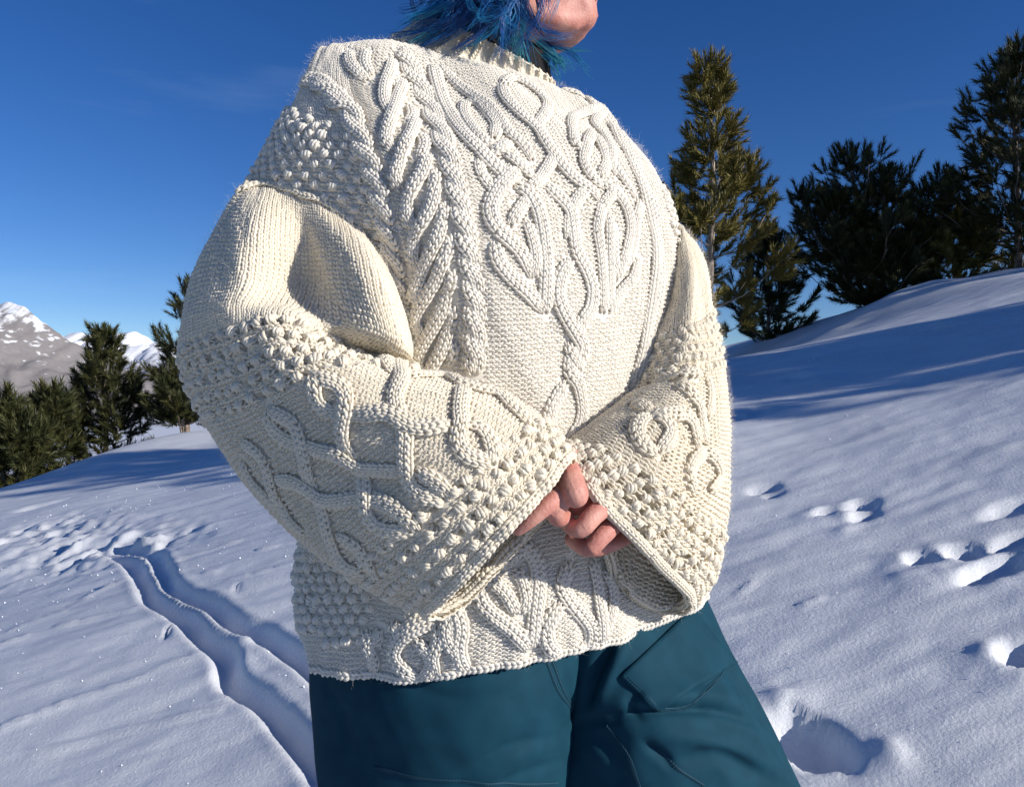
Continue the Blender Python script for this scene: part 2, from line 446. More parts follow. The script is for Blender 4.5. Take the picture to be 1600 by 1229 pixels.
# ------------------------------------------------------------------ mountains
def mountain_mat(name, rock1, rock2, z0, z1, snow_bias, streak_scale):
    m, nt, b = new_mat(name)
    b.inputs["Roughness"].default_value = 0.9; b.inputs["Specular IOR Level"].default_value = 0.1
    tc = nt.nodes.new("ShaderNodeTexCoord"); ge = nt.nodes.new("ShaderNodeNewGeometry")
    sep = nt.nodes.new("ShaderNodeSeparateXYZ"); nt.links.new(tc.outputs["Object"], sep.inputs[0])
    att = nt.nodes.new("ShaderNodeAttribute"); att.attribute_name = "gully"
    no = nt.nodes.new("ShaderNodeTexNoise"); no.inputs["Scale"].default_value = streak_scale; no.inputs["Detail"].default_value = 8.0; no.inputs["Roughness"].default_value = 0.65
    mp = nt.nodes.new("ShaderNodeMapping"); mp.inputs["Rotation"].default_value = (0, math.radians(28), 0); mp.inputs["Scale"].default_value = (1.5, 0.5, 0.45)
    nt.links.new(tc.outputs["Object"], mp.inputs["Vector"]); nt.links.new(mp.outputs["Vector"], no.inputs["Vector"])
    mr = nt.nodes.new("ShaderNodeMapRange"); mr.inputs["From Min"].default_value = z0; mr.inputs["From Max"].default_value = z1
    nt.links.new(sep.outputs["Z"], mr.inputs["Value"])
    def mth(op, a, bb):
        n = nt.nodes.new("ShaderNodeMath"); n.operation = op
        for k, v in enumerate((a, bb)):
            if isinstance(v, (int, float)): n.inputs[k].default_value = v
            else: nt.links.new(v, n.inputs[k])
        return n.outputs[0]
    v = mth('ADD', mth('MULTIPLY', mr.outputs["Result"], 0.55), mth('MULTIPLY', no.outputs["Fac"], 0.75))
    v = mth('ADD', v, mth('MULTIPLY', att.outputs["Fac"], 0.8))
    v = mth('ADD', v, snow_bias)
    ra = nt.nodes.new("ShaderNodeValToRGB")
    ra.color_ramp.elements[0].position = 0.60; ra.color_ramp.elements[0].color = (0, 0, 0, 1)
    ra.color_ramp.elements[1].position = 0.74; ra.color_ramp.elements[1].color = (1, 1, 1, 1)
    nt.links.new(v, ra.inputs["Fac"])
    n2 = nt.nodes.new("ShaderNodeTexNoise"); n2.inputs["Scale"].default_value = streak_scale * 2.5; n2.inputs["Detail"].default_value = 6.0
    nt.links.new(tc.outputs["Object"], n2.inputs["Vector"])
    mr1 = nt.nodes.new("ShaderNodeMixRGB"); mr1.inputs[1].default_value = (*rock1, 1); mr1.inputs[2].default_value = (*rock2, 1)
    nt.links.new(n2.outputs["Fac"], mr1.inputs[0])
    mx = nt.nodes.new("ShaderNodeMixRGB"); mx.inputs[2].default_value = (0.78, 0.80, 0.84, 1)
    nt.links.new(ra.outputs["Color"], mx.inputs[0]); nt.links.new(mr1.outputs[0], mx.inputs[1])
    nt.links.new(mx.outputs[0], b.inputs["Base Color"])
    return m

def mountain(name, D, x0, x1, ridge, depth, base, rough, nx, ny, mat, seed, freq):
    """ridge: list of (px, py) giving the crest as seen; slopes fall away on both sides of it"""
    X = np.linspace(x0, x1, nx); V = np.linspace(-1, 1, ny)
    rx = np.array([(p - 800) / FPX * D for p, q in ridge]); rz = np.array([ZC + (614.5 - q) / FPX * D for p, q in ridge])
    crest = np.interp(X, rx, rz)
    VV, XX = np.meshgrid(V, X, indexing='ij')
    CC = np.interp(XX, rx, rz)
    lat = np.abs(VV)
    n = fbm(XX * freq, VV * depth * freq, 6, seed, 0.55)
    gul = fbm(XX * freq * 5 + 2.2 * VV * depth * freq, VV * depth * freq * 1.0, 4, seed + 7, 0.6)
    zz = base + (CC - base) * (1 - lat**0.9)
    zz = zz + rough * (n * (0.25 + lat) + 0.55 * np.abs(gul) * lat**0.6 * (1 - lat * 0.4)) + rough * 0.16 * fbm(XX * freq * 9, VV * 3, 3, seed + 3) * (1 - lat)
    YY = D + VV * depth + 0.0 * XX + 0.25 * depth * perlin(XX * freq * 0.8, 0 * XX + 3.3, seed + 2)
    zz = np.where(lat > 0.97, base - 50, zz)
    me = mesh_np(name, np.stack([XX, YY, zz], -1).reshape(-1, 3), grid_faces(ny, nx))
    at = me.attributes.new("gully", 'FLOAT', 'POINT')
    g = np.clip(0.07 - np.abs(gul), 0, 0.07) / 0.07 * 0.40 * (lat < 0.85)
    at.data.foreach_set("value", g.astype(np.float32).ravel())
    return me
M_MTN = mountain_mat("bare_mountain", (0.19, 0.175, 0.175), (0.28, 0.26, 0.255), 40, 360, -0.10, 0.034)
M_ALPS = mountain_mat("snowy_range", (0.24, 0.23, 0.26), (0.36, 0.35, 0.38), -200, 560, 0.0, 0.012)
m1 = mountain("bare_mountain", 2600, -4200, -900, [(-900, 640), (-500, 560), (-250, 500), (-60, 478), (0, 468), (22, 472), (55, 497), (95, 527), (130, 547), (180, 578), (235, 606), (300, 640), (420, 690)], 700, -60, 60, 300, 110, M_MTN, 4, 0.0032)
link("mountain", m1, M_MTN, label="big grey brown mountain streaked with snow at the left edge", category="mountain")
m2 = mountain("snowy_range", 7200, -7600, 3200, [(-800, 540), (-300, 530), (60, 540), (95, 522), (112, 516), (128, 522), (140, 518), (160, 530), (178, 516), (197, 511), (212, 518), (230, 528), (260, 536), (300, 530), (420, 540), (600, 560), (900, 575), (1300, 590)], 2200, -60, 190, 460, 100, M_ALPS, 9, 0.0012)
link("mountain_range", m2, M_ALPS, label="distant jagged snowy mountain range behind the pines", category="mountain range")

# ------------------------------------------------------------------ pines
def needle_template(nn, length, width, seed):
    r = np.random.default_rng(seed); V = []; F = []
    for i in range(nn):
        t = (i + 0.5) / nn; az = i * 2.399 + r.random() * 0.5
        tilt = math.radians(62 - 38 * t + r.uniform(-8, 8))
        d = np.array([math.sin(tilt) * math.cos(az), math.sin(tilt) * math.sin(az), math.cos(tilt)])
        side = np.cross(d, [math.cos(az), math.sin(az), -0.6]); side /= np.linalg.norm(side)
        c = np.array([0, 0, t * 0.75])
        k = len(V); L = length * r.uniform(0.8, 1.15)
        V += [c - side * width * 0.5, c + side * width * 0.5, c + d * L]
        F += [(k, k + 1, k + 2)]
    return np.array(V), np.array(F)
TUFT = [needle_template(46, 0.36, 0.056, s) for s in range(3)]

def make_tree(base, H, R, seed, mat, label, leaders=1, sparse=0.0, shoot=0.36, whorl=0.24, low=0.05, lean=0.0, spread=0.0, n_per=6, mass=1.0):
    r = np.random.default_rng(seed)
    base = np.asarray(base, float)
    tv, tq, tt = [], [], []
    nvt = 0
    sp, sd, sl = [], [], []
    def add_tube(pts, rad, ns=6):
        nonlocal nvt
        v, q, t = sweep(pts, rad, ns)
        tv.append(v); tq.append(q + nvt); tt.append(t + nvt); nvt += len(v)
    def shoots(p, d, n, jitter, L):
        for _ in range(n):
            dd = d + r.normal(0, jitter, 3); dd[2] += 0.35; dd /= np.linalg.norm(dd)
            sp.append(p + r.normal(0, 0.03, 3)); sd.append(dd); sl.append(L * r.uniform(0.75, 1.25))
    for ld in range(leaders):
        off = np.array([r.uniform(-1, 1), r.uniform(-0.5, 0.5), 0]) * spread * (ld > 0)
        if leaders > 1 and ld == 0: off = np.array([-0.35 * spread, 0, 0])
        h = H * (1 if ld == 0 else r.uniform(0.62, 0.97))
        top = base + np.array([lean * h, 0, h]) + off
        n = 14
        ts = np.linspace(0, 1, n)
        tr = base[None] * (1 - ts[:, None]) + top[None] * ts[:, None]
        tr[:, 0] += off[0] * (np.sqrt(ts) - ts) + 0.02 * h * np.sin(ts * 5 + seed) * ts
        tr[0, 2] -= 0.4
        add_tube(tr, 0.016 * h * (1 - ts)**0.8 + 0.008, 7)
        z = low * h
        while z < h * 0.985:
            f = z / h
            prof = (1 - f)**0.9 * min(1.0, 0.6 + f * 2.5) + 0.02
            rad = R * prof * (0.6 if ld else 1.0)
            c = hermite(ts, tr, np.array([f]))[0]
            nb = max(3, int(n_per * (0.65 + 0.6 * prof) * (1 - 0.35 * sparse)))
            a0 = r.random() * 6.28
            for b in range(nb):
                if r.random() < sparse * 0.30: continue
                az = a0 + b * 6.283 / nb + r.normal(0, 0.25)
                L = max(0.10, rad * r.uniform(0.6, 1.15))
                m = 7; s = np.linspace(0, 1, m)
                out = np.array([math.cos(az), math.sin(az), 0])
                rise = r.uniform(0.02, 0.35) + 0.25 * f
                pts = c[None] + out[None] * (L * s)[:, None] + np.array([0, 0, 1])[None] * (L * (rise * s * 0.5 + (0.35 + 0.6 * f) * s**2.4))[:, None]
                pts = pts + r.normal(0, 0.02 * L, pts.shape) * s[:, None]
                add_tube(pts, np.maximum(0.006, 0.012 * L * (1 - s) + 0.007 * (1 - s)), 4)
                tip = pts[-1] - pts[-2]; tip /= np.linalg.norm(tip)
                shoots(pts[-1], tip, 3, 0.25, shoot)
                nt = int((2 + 5.5 * L) * mass)
                for k in range(nt):
                    s0 = r.uniform(0.22 + 0.25 * sparse, 1.0)
                    p = hermite(s, pts, np.array([s0]))[0]
                    sidev = np.array([-out[1], out[0], 0]) * r.choice([-1, 1])
                    d = out * r.uniform(0.3, 0.9) + sidev * r.uniform(0.2, 1.0) + np.array([0, 0, r.uniform(-0.1, 0.6)])
                    d /= np.linalg.norm(d)
                    tl = L * 0.30 * r.uniform(0.3, 1.0) * (1.2 - s0)
                    e = p + d * tl
                    shoots(e, d, 2, 0.3, shoot)
                    if tl > 0.18:
                        shoots(p + d * tl * 0.5, d, 1, 0.4, shoot)
            z += whorl * (1.15 - 0.45 * f) * r.uniform(0.8, 1.2)
        shoots(top, np.array([0, 0, 1.0]), 4, 0.12, shoot)
    sp, sd, sl = np.array(sp), np.array(sd), np.array(sl)
    root = bpy.data.objects.new("pine_tree", None); COL.objects.link(root)
    root.location = base.tolist(); root["label"] = label; root["category"] = "tree"; root["group"] = "pines on the snowy slope"
    me = mesh_np("trunk", np.vstack(tv) - base, [np.vstack(tq), np.vstack(tt)])
    link("trunk", me, M_TWIG if 0.5 < sparse < 0.9 else M_BARK, root)
    e = np.cross(sd, r.normal(0, 1, sd.shape)); e /= np.linalg.norm(e, axis=1)[:, None]
    g = np.cross(sd, e)
    V, F, k = [], [], 0
    for q in range(3):
        idx = np.arange(q, len(sp), 3)
        fr = np.stack([e[idx], g[idx], sd[idx]], 1) * sl[idx][:, None, None]
        v, f = instance(TUFT[q], sp[idx] - base, fr)[:2]
        V.append(v); F.append(f + k); k += len(v)
    link("crown", mesh_np("crown", np.vstack(V), np.vstack(F), smooth=False), mat, root)
    return root

def tree_at(px, Y, py_top, half, seed, mat, label, **kw):
    x = (px - 800) / FPX * Y
    zb = float(ground_base(x, Y)) - 0.05
    H = ZC + (614.5 - py_top) / FPX * Y - zb
    return make_tree((x, Y, zb), H - 0.30, half / FPX * Y, seed, mat, label, **kw)

tree_at(165, 13.5, 503, 72, 1, M_NEEDLE_B, "bushy cone shaped pine in front of the snowy range, left of the sweater", mass=1.0, whorl=0.22, shoot=0.31)
tree_at(292, 14.0, 428, 70, 2, M_NEEDLE_B, "thin ragged pine half hidden behind the left sleeve", sparse=0.95, whorl=0.30, mass=1.3, shoot=0.30, low=0.0, n_per=8)
tree_at(288, 13.2, 560, 55, 12, M_NEEDLE_B, "low dark pine bush at the elbow of the left sleeve", mass=1.2, low=0.0, leaders=2, spread=0.4, shoot=0.3)
tree_at(14, 12.0, 608, 75, 3, M_NEEDLE_B, "low olive pine cut by the left edge of the picture", mass=1.2, leaders=2, spread=0.5)
tree_at(78, 12.8, 604, 55, 4, M_NEEDLE_B, "short dark pine between the left edge pine and the cone shaped pine", mass=1.2)
tree_at(1108, 13.0, 80, 122, 5, M_NEEDLE_A, "tall sunlit olive pine with bare pale trunk beside the right shoulder", sparse=0.8, whorl=0.24, mass=1.4, low=0.06)
tree_at(1200, 14.6, 352, 70, 6, M_NEEDLE_B, "dark shaded pine directly right of the sunlit pine", mass=0.9, shoot=0.32)
tree_at(1378, 14.0, 224, 140, 7, M_NEEDLE_B, "broad dark pine with twin tops in the middle of the right group", leaders=5, spread=1.4, mass=0.75, n_per=6, shoot=0.30, whorl=0.26)
tree_at(1590, 13.0, 55, 128, 8, M_NEEDLE_B, "tallest dark pine cut by the right edge of the picture", mass=1.0, n_per=6, shoot=0.32, whorl=0.25)
tree_at(1490, 13.6, 325, 72, 9, M_NEEDLE_A, "low olive pine between the twin topped pine and the right edge pine", mass=1.2)
# pines standing just outside the picture on the right; their shadows lie on the slope
def tree_xy(x, y, H, R, seed, label, **kw):
    return make_tree((x, y, float(ground_base(x, y)) - 0.05), H, R, seed, M_NEEDLE_B, label, **kw)
tree_xy(9.8, 2.6, 4.6, 1.9, 21, "tall pine outside the picture on the right, shading the slope", mass=0.9)
tree_xy(8.2, 3.6, 2.7, 2.3, 22, "low wide pine outside the picture on the right, nearest the camera", mass=1.1)
tree_xy(13.2, 9.4, 6.0, 1.7, 23, "pine outside the picture, just right of the edge pine", mass=0.5)

# ------------------------------------------------------------------ garment surfaces
class Surf:
    """closed tube of cloth given by rings of control points (nv, nu, 3); u runs round, v runs down, both in metres"""
    def __init__(self, ctrl, tu=520, tv=420, umean=None):
        ctrl = np.asarray(ctrl, float)
        nv, nu = ctrl.shape[:2]
        ext = np.concatenate([ctrl, ctrl[:, :1]], 1)
        cu = np.linalg.norm(np.diff(ext, axis=1), axis=2)[(umean or slice(1, None))].mean(0)
        cv = np.linalg.norm(np.diff(ctrl, axis=0), axis=2)[:, :5].mean(1)
        self.uk = np.concatenate([[0], np.cumsum(cu)]); self.L = self.uk[-1]
        self.vk = np.concatenate([[0], np.cumsum(cv)]); self.V = self.vk[-1]
        # rings
        k = np.concatenate([self.uk[-4:-1] - self.L, self.uk, self.uk[1:4] + self.L])
        vals = np.concatenate([ctrl[:, -3:], ext, ctrl[:, 1:4]], 1)
        us = np.arange(tu) / tu * self.L
        ring = hermite(k, vals.transpose(1, 0, 2), us)           # (tu, nv, 3)
        vs = np.linspace(0, self.V, tv)
        self.T = hermite(self.vk, ring.transpose(1, 0, 2), vs)   # (tv, tu, 3)
        self.tu, self.tv = tu, tv
        self.us, self.vs = us, vs
        self.finish()
    def finish(self):
        T = self.T
        du = (np.roll(T, -1, 1) - np.roll(T, 1, 1)) / (2 * self.L / self.tu)
        dv = np.gradient(T, self.V / (self.tv - 1), axis=0)
        n = np.cross(du, dv)
        c = T.mean(1, keepdims=True)
        if np.sum(n * (T - c)) < 0: n = -n
        n /= np.linalg.norm(n, axis=2)[..., None] + 1e-12
        self.DU, self.DV, self.N = du, dv, n
        px, py = project(T)
        view = T - np.array([0, 0, ZC]); view /= np.linalg.norm(view, axis=2)[..., None]
        self.face = -(view * n).sum(2)
        self.px, self.py = px, py
    def displace(self, amount):
        self.T = self.T + self.N * amount[..., None]
        self.finish()
    def _lerp(self, A, u, v):
        fu = (np.asarray(u, float) / self.L * self.tu) % self.tu; fv = np.clip(np.asarray(v, float) / self.V * (self.tv - 1), 0, self.tv - 1.001)
        i = np.floor(fu).astype(int) % self.tu; j = np.floor(fv).astype(int); a = (fu - np.floor(fu)); b = fv - j
        i2 = (i + 1) % self.tu
        if A.ndim == 3: a = a[..., None]; b = b[..., None]
        return (A[j, i] * (1 - a) + A[j, i2] * a) * (1 - b) + (A[j + 1, i] * (1 - a) + A[j + 1, i2] * a) * b
    def pos(self, u, v): return self._lerp(self.T, u, v)
    def frame(self, u, v):
        n = self._lerp(self.N, u, v); n /= np.linalg.norm(n, axis=-1)[..., None] + 1e-12
        return self._lerp(self.DU, u, v), self._lerp(self.DV, u, v), n
    def uv_at(self, px, py):
        d = (self.px - px)**2 + (self.py - py)**2
        d = np.where(self.face > 0.02, d, 1e9)
        k = np.argmin(d); j, i = divmod(k, self.tu)
        # local linear refinement
        u, v = self.us[i], self.vs[j]
        for _ in range(3):
            e = 0.002
            p0 = np.array(project(self.pos(u, v))); pu = np.array(project(self.pos(u + e, v))); pv = np.array(project(self.pos(u, min(v + e, self.V))))
            J = np.stack([(pu - p0) / e, (pv - p0) / e], 1)
            if abs(np.linalg.det(J)) < 1e3: break
            st = np.linalg.solve(J, np.array([px, py]) - p0)
            st = np.clip(st, -0.004, 0.004)
            u, v = u + st[0], float(np.clip(v + st[1], 0, self.V))
        return u % self.L, v
    def trace(self, pts):
        uv = np.array([self.uv_at(*p[:2]) for p in pts])
        uv[:, 0] = np.unwrap(uv[:, 0], period=self.L)
        return uv
    def mesh(self, name, inset, pits=()):
        dep = np.full((self.tv, self.tu), inset)
        for u, v in pits:
            j0 = int(v / self.V * (self.tv - 1)); i0 = int((u % self.L) / self.L * self.tu)
            jj = np.clip(np.arange(j0 - 8, j0 + 9), 0, self.tv - 1); ii = np.arange(i0 - 8, i0 + 9) % self.tu
            du = ((self.us[ii] - u + self.L / 2) % self.L - self.L / 2)[None, :]; dv = (self.vs[jj] - v)[:, None]
            dep[np.ix_(jj, ii)] = np.maximum(dep[np.ix_(jj, ii)], inset + 0.017 * np.exp(-((du**2 + dv**2) / 0.0046**2)**2))
        jj = np.unique(np.r_[np.arange(0, self.tv, 2), self.tv - 1])
        v = (self.T - self.N * dep[..., None])[jj][:, ::2]
        return mesh_np(name, v.reshape(-1, 3), grid_faces(v.shape[0], v.shape[1], True))
    def crease(self, pts, width, depth, taper=True):
        """valley (depth>0) or ridge pressed along a traced line"""
        uv = self.trace(pts); uv = resample(uv, 50)
        U, V = np.meshgrid(self.us, self.vs)
        best = np.full(U.shape, 1e9); tt = np.zeros(U.shape)
        for k, (a, b) in enumerate(uv):
            du = (U - a + self.L / 2) % self.L - self.L / 2
            d = np.hypot(du, V - b); m = d < best
            best = np.where(m, d, best); tt = np.where(m, k / 49, tt)
        amp = np.sin(np.pi * np.clip(tt * 0.9 + 0.05, 0, 1))**0.6 if taper else 1.0
        self.displace(-depth * np.exp(-(best / width)**2) * amp)

PITCH_U, PITCH_V = 0.0072, 0.0056
# yarn pieces in millimetres: (across the wale, along the wale, out of the cloth)
KNIT_R = tube_template([(0.7, 3.9, -1.3), (1.1, 1.9, 0.7), (2.0, -0.8, 1.1), (3.0, -3.6, -1.2)], [0.8, 1.75, 1.8, 0.8], 3, 5)
KNIT_L = (KNIT_R[0] * np.array([-1, 1, 1]), KNIT_R[1][:, ::-1], KNIT_R[2])
PURL_A = tube_template([(-4.0, 2.3, -1.4), (-2.3, 0.0, 1.0), (0, -1.1, 1.9), (2.3, 0.0, 1.0), (4.0, 2.3, -1.4)], [0.9, 1.45, 1.55, 1.45, 0.9], 4, 4)
PURL_B = tube_template([(-3.9, -2.1, -1.5), (-2.2, 0.0, 0.6), (0, 0.9, 1.4), (2.2, 0.0, 0.6), (3.9, -2.1, -1.5)], [0.8, 1.25, 1.35, 1.25, 0.8], 4, 4)

def scaled_frames(surf, u, v, su=1.0, sv=1.0, sn=1.0):
    du, dv, n = surf.frame(u, v)
    lu = np.linalg.norm(du, axis=1)[:, None]; lv = np.linalg.norm(dv, axis=1)[:, None]
    k = np.clip(np.sqrt(lu * lv), 0.5, 1.4)
    return np.stack([du * 0.001 * su, dv * 0.001 * sv, n * 0.001 * sn * k], 1)

class Bag:
    def __init__(self): self.v = []; self.q = []; self.t = []; self.p = []; self.n = 0
    def add(self, v, q, t=None, ply=None):
        self.v.append(v); self.q.append(q + self.n)
        if t is not None and len(t): self.t.append(t + self.n)
        self.p.append(np.zeros(len(v)) if ply is None else ply)
        self.n += len(v)
    def mesh(self, name, smooth=True):
        f = []
        if self.q: f.append(np.vstack(self.q))
        if self.t: f.append(np.vstack(self.t))
        me = mesh_np(name, np.vstack(self.v), f, smooth)
        p = np.concatenate(self.p)
        if p.any() and len(me.vertices) == len(p):
            me.attributes.new("ply", 'FLOAT', 'POINT').data.foreach_set("value", p.astype(np.float32))
        return me

def knit_field(surf, kind, mask, bag, jit=0.00035, seed=0, inner=False):
    """rows of stitches over the part of surf where mask(u, v) is true"""
    r = np.random.default_rng(seed)
    nu = int(round(surf.L / PITCH_U)); nv = int(surf.V / PITCH_V)
    U, V = np.meshgrid((np.arange(nu) + 0.5) / nu * surf.L, (np.arange(nv) + 0.5) / nv * surf.V)
    U, V = U.ravel(), V.ravel()
    if not inner:           # the far side of the tube is never in sight
        m = surf._lerp(surf.face, U, V) > -0.22; U, V = U[m], V[m]
    m = mask(U, V); U, V = U[m], V[m]
    if len(U) == 0: return
    pu = surf.L / nu / PITCH_U; pv = surf.V / nv / PITCH_V
    U = U + r.normal(0, jit, U.shape); V = V + r.normal(0, jit, V.shape)
    fr = scaled_frames(surf, U, V, pu, pv)
    sc = r.normal(1, 0.06, (len(U), 1, 1)); fr = fr * sc
    p = surf.pos(U, V) + fr[:, 2] * r.normal(0, 0.12, (len(U), 1))
    if inner:
        p = p - fr[:, 2] * 6.5; fr = fr * np.array([1, 1, -1])[None, :, None]
        bag.add(*instance(PURL_A, p, fr)); return
    if kind == 'knit':
        for T in (KNIT_L, KNIT_R): bag.add(*instance(T, p, fr))
    else:
        bag.add(*instance(PURL_A, p, fr))
        V2 = np.minimum(V + 0.5 * PITCH_V, surf.V); U2 = U + 0.5 * PITCH_U
        bag.add(*instance(PURL_B, surf.pos(U2, V2), scaled_frames(surf, U2, V2, pu, pv)))

def cable_path(surf, pts):
    """3D centre line, normals and height offsets of a traced strand; pts (px, py[, lift])"""
    uv = surf.trace(pts)
    lift = np.array([p[2] if len(p) > 2 else 0.5 for p in pts], float)
    c = surf.pos(uv[:, 0], uv[:, 1])
    k = np.concatenate([[0], np.cumsum(np.maximum(np.linalg.norm(np.diff(c, axis=0), axis=1), 1e-5))])
    n = max(6, int(k[-1] / 0.0025))
    t = np.linspace(0, k[-1], n)
    uvd = hermite(k, uv, t); lf = hermite(k, lift[:, None], t)[:, 0]
    for _ in range(2):
        uvd[1:-1] = 0.25 * uvd[:-2] + 0.5 * uvd[1:-1] + 0.25 * uvd[2:]
    uvd[:, 1] = np.clip(uvd[:, 1], 0, surf.V)
    return uvd, lf

ALL_CABLE_PTS = {}
def cable(surf, pts, parent, mat, width=0.020, cols=2, height=0.0062, pitch=0.0062, ends=True, name="cable", twist=0.0, uv=None, register=True):
    uvd, lf = cable_path(surf, pts) if uv is None else (uv, np.full(len(uv), 0.5))
    width = width * 1.16; height = height * 0.86
    if width > 0.0125: cols = max(2, int(round(width / 0.0071)))
    C = surf.pos(uvd[:, 0], uvd[:, 1]); N = surf.frame(uvd[:, 0], uvd[:, 1])[2]
    for _ in range(4):
        N[1:-1] = (N[:-2] + N[1:-1] + N[2:]); N /= np.linalg.norm(N, axis=1)[:, None]
    seg = np.linalg.norm(np.diff(C, axis=0), axis=1); s = np.concatenate([[0], np.cumsum(np.maximum(seg, 1e-7))]); Ltot = s[-1]
    if register: ALL_CABLE_PTS.setdefault(id(surf), []).append((C, width * 0.5))
    Tn = np.gradient(C, axis=0); Tn /= np.linalg.norm(Tn, axis=1)[:, None] + 1e-12
    B = np.cross(N, Tn); B /= np.linalg.norm(B, axis=1)[:, None] + 1e-12
    def at(x):
        x = np.clip(x, 0, Ltot)
        f = lambda A: np.stack([np.interp(x, s, A[:, k]) for k in range(3)], -1)
        return f(C), f(Tn), f(B), f(N), np.interp(x, s, lf)
    def endw(x):
        e = np.minimum(x, Ltot - x) / (width * 0.55)
        return np.clip(e, 0.0, 1.0)**0.5 if ends else np.ones_like(x)
    bag = Bag()
    # solid core under the stitches
    n = max(6, int(Ltot / 0.004)); x = np.linspace(0, Ltot, n); c, t, b, nn, l = at(x)
    w = endw(x) * 0.85 + 0.15
    a = np.linspace(-1, 1, 7); prof = np.sqrt(np.clip(1 - a**2, 0, 1))
    hgt = height * (0.55 + 0.9 * l)
    core = c[:, None] + b[:, None] * (a[None, :, None] * (width * 0.47 * w)[:, None, None]) + nn[:, None] * ((prof[None] * hgt[:, None] * w[:, None] - 0.0035 - 0.0008)[..., None])
    bag.add(core.reshape(-1, 3), grid_faces(n, 7))
    # columns of V stitches along the strand
    ns = max(2, int(round(Ltot / pitch))); r = np.random.default_rng(int(Ltot * 1e6) % 99991)
    for k in range(cols):
        x = (np.arange(ns) + 0.5 + 0.5 * (k % 2)) / ns * Ltot; x = x[x < Ltot - 0.001]
        ac = (k + 0.5) / cols * 2 - 1
        c, t, b, nn, l = at(x + r.normal(0, 0.0003, x.shape)); w = endw(x) * 0.8 + 0.2
        ph = ac + twist * np.sin(x / 0.05)
        hgt = height * (0.55 + 0.9 * l) * w
        ang = np.arcsin(np.clip(ph * 0.80, -0.98, 0.98))
        pos = c + b * (np.sin(ang) * width * 0.47 * w)[:, None] + nn * (np.cos(ang) * hgt - 0.0008)[:, None]
        tilt = ang * 0.85
        ax = b * np.cos(tilt)[:, None] - nn * np.sin(tilt)[:, None]; az = nn * np.cos(tilt)[:, None] + b * np.sin(tilt)[:, None]
        kx = (width / cols / PITCH_U) * 0.001; ky = (Ltot / ns / PITCH_V) * 0.001
        sc = r.normal(1, 0.06, (len(x), 1))
        fr = np.stack([ax * kx * w[:, None] * sc, t * ky * sc, az * 0.00092 * sc], 1)
        for T in (KNIT_L, KNIT_R): bag.add(*instance(T, pos, fr))
    return link(name, bag.mesh(name), mat, parent)

def away_from_cables(surf, u, v, k=0.8):
    p = surf.pos(u, v); ok = np.ones(len(u), bool)
    for C, hw in ALL_CABLE_PTS.get(id(surf), []):
        lo, hi = C.min(0) - hw, C.max(0) + hw
        idx = np.where(np.all((p > lo) & (p < hi), axis=1) & ok)[0]
        if len(idx) == 0: continue
        d = np.full(len(idx), 1e9)
        for q in C[::2]: d = np.minimum(d, ((p[idx] - q)**2).sum(1))
        ok[idx[d < (hw * k)**2]] = False
    return ok

def bobble_mesh(seed):
    r = np.random.default_rng(seed); bag = Bag()
    for k, a in enumerate((-3.3, 0.0, 3.3)):
        h = (6.6 if k == 1 else 5.2) + r.normal(0, 0.4)
        j = r.normal(0, 0.45, (5, 3))
        pts = np.array([(a * 0.45, -4.6, -1.5), (a * 0.95, -3.4, h * 0.62), (a * 1.05, 0.2, h), (a * 0.95, 3.5, h * 0.6), (a * 0.45, 4.6, -1.5)]) + j
        v, q, pl = tube_template(pts, [1.6, 2.2, 2.4, 2.2, 1.6], 5, 5); bag.add(v * 0.001, q, None, pl)
    pts = np.array([(-5.0, 0.6, 0.0), (-4.6, -0.6, 2.8), (-2.4, 0.4, 5.4)]); v, q, pl = tube_template(pts, [1.5, 1.9, 1.2], 3, 6); bag.add(v * 0.001, q, None, pl)
    v, q, pl = tube_template(np.array([(5.0, -0.6, 0.0), (4.6, 0.8, 2.8), (2.4, 0, 5.4)]), [1.5, 1.9, 1.2], 3, 6); bag.add(v * 0.001, q, None, pl)
    return bag.mesh("bobble")
BOBBLES = {}
BOB_LIST = []
def bobble(surf, u, v, parent, mat, scale, r):
    du, dv, n = surf.frame(np.array([u]), np.array([v])); du, dv, n = du[0], dv[0], n[0]
    b = np.cross(n, du); b /= np.linalg.norm(b); a = np.cross(b, n)
    th = r.normal(0, 0.5); ca, sa = math.cos(th), math.sin(th)
    A, Bv = a * ca + b * sa, b * ca - a * sa
    s = scale * r.uniform(0.85, 1.15)
    p = surf.pos(np.array([u]), np.array([v]))[0]
    view = p - np.array([0, 0, ZC]); face = -float(view @ n) / np.linalg.norm(view)
    BOB_LIST.append((face / p[1]**2, parent, mat, int(r.integers(4)), np.stack([A * s, Bv * s, n * s * 0.88]), p))

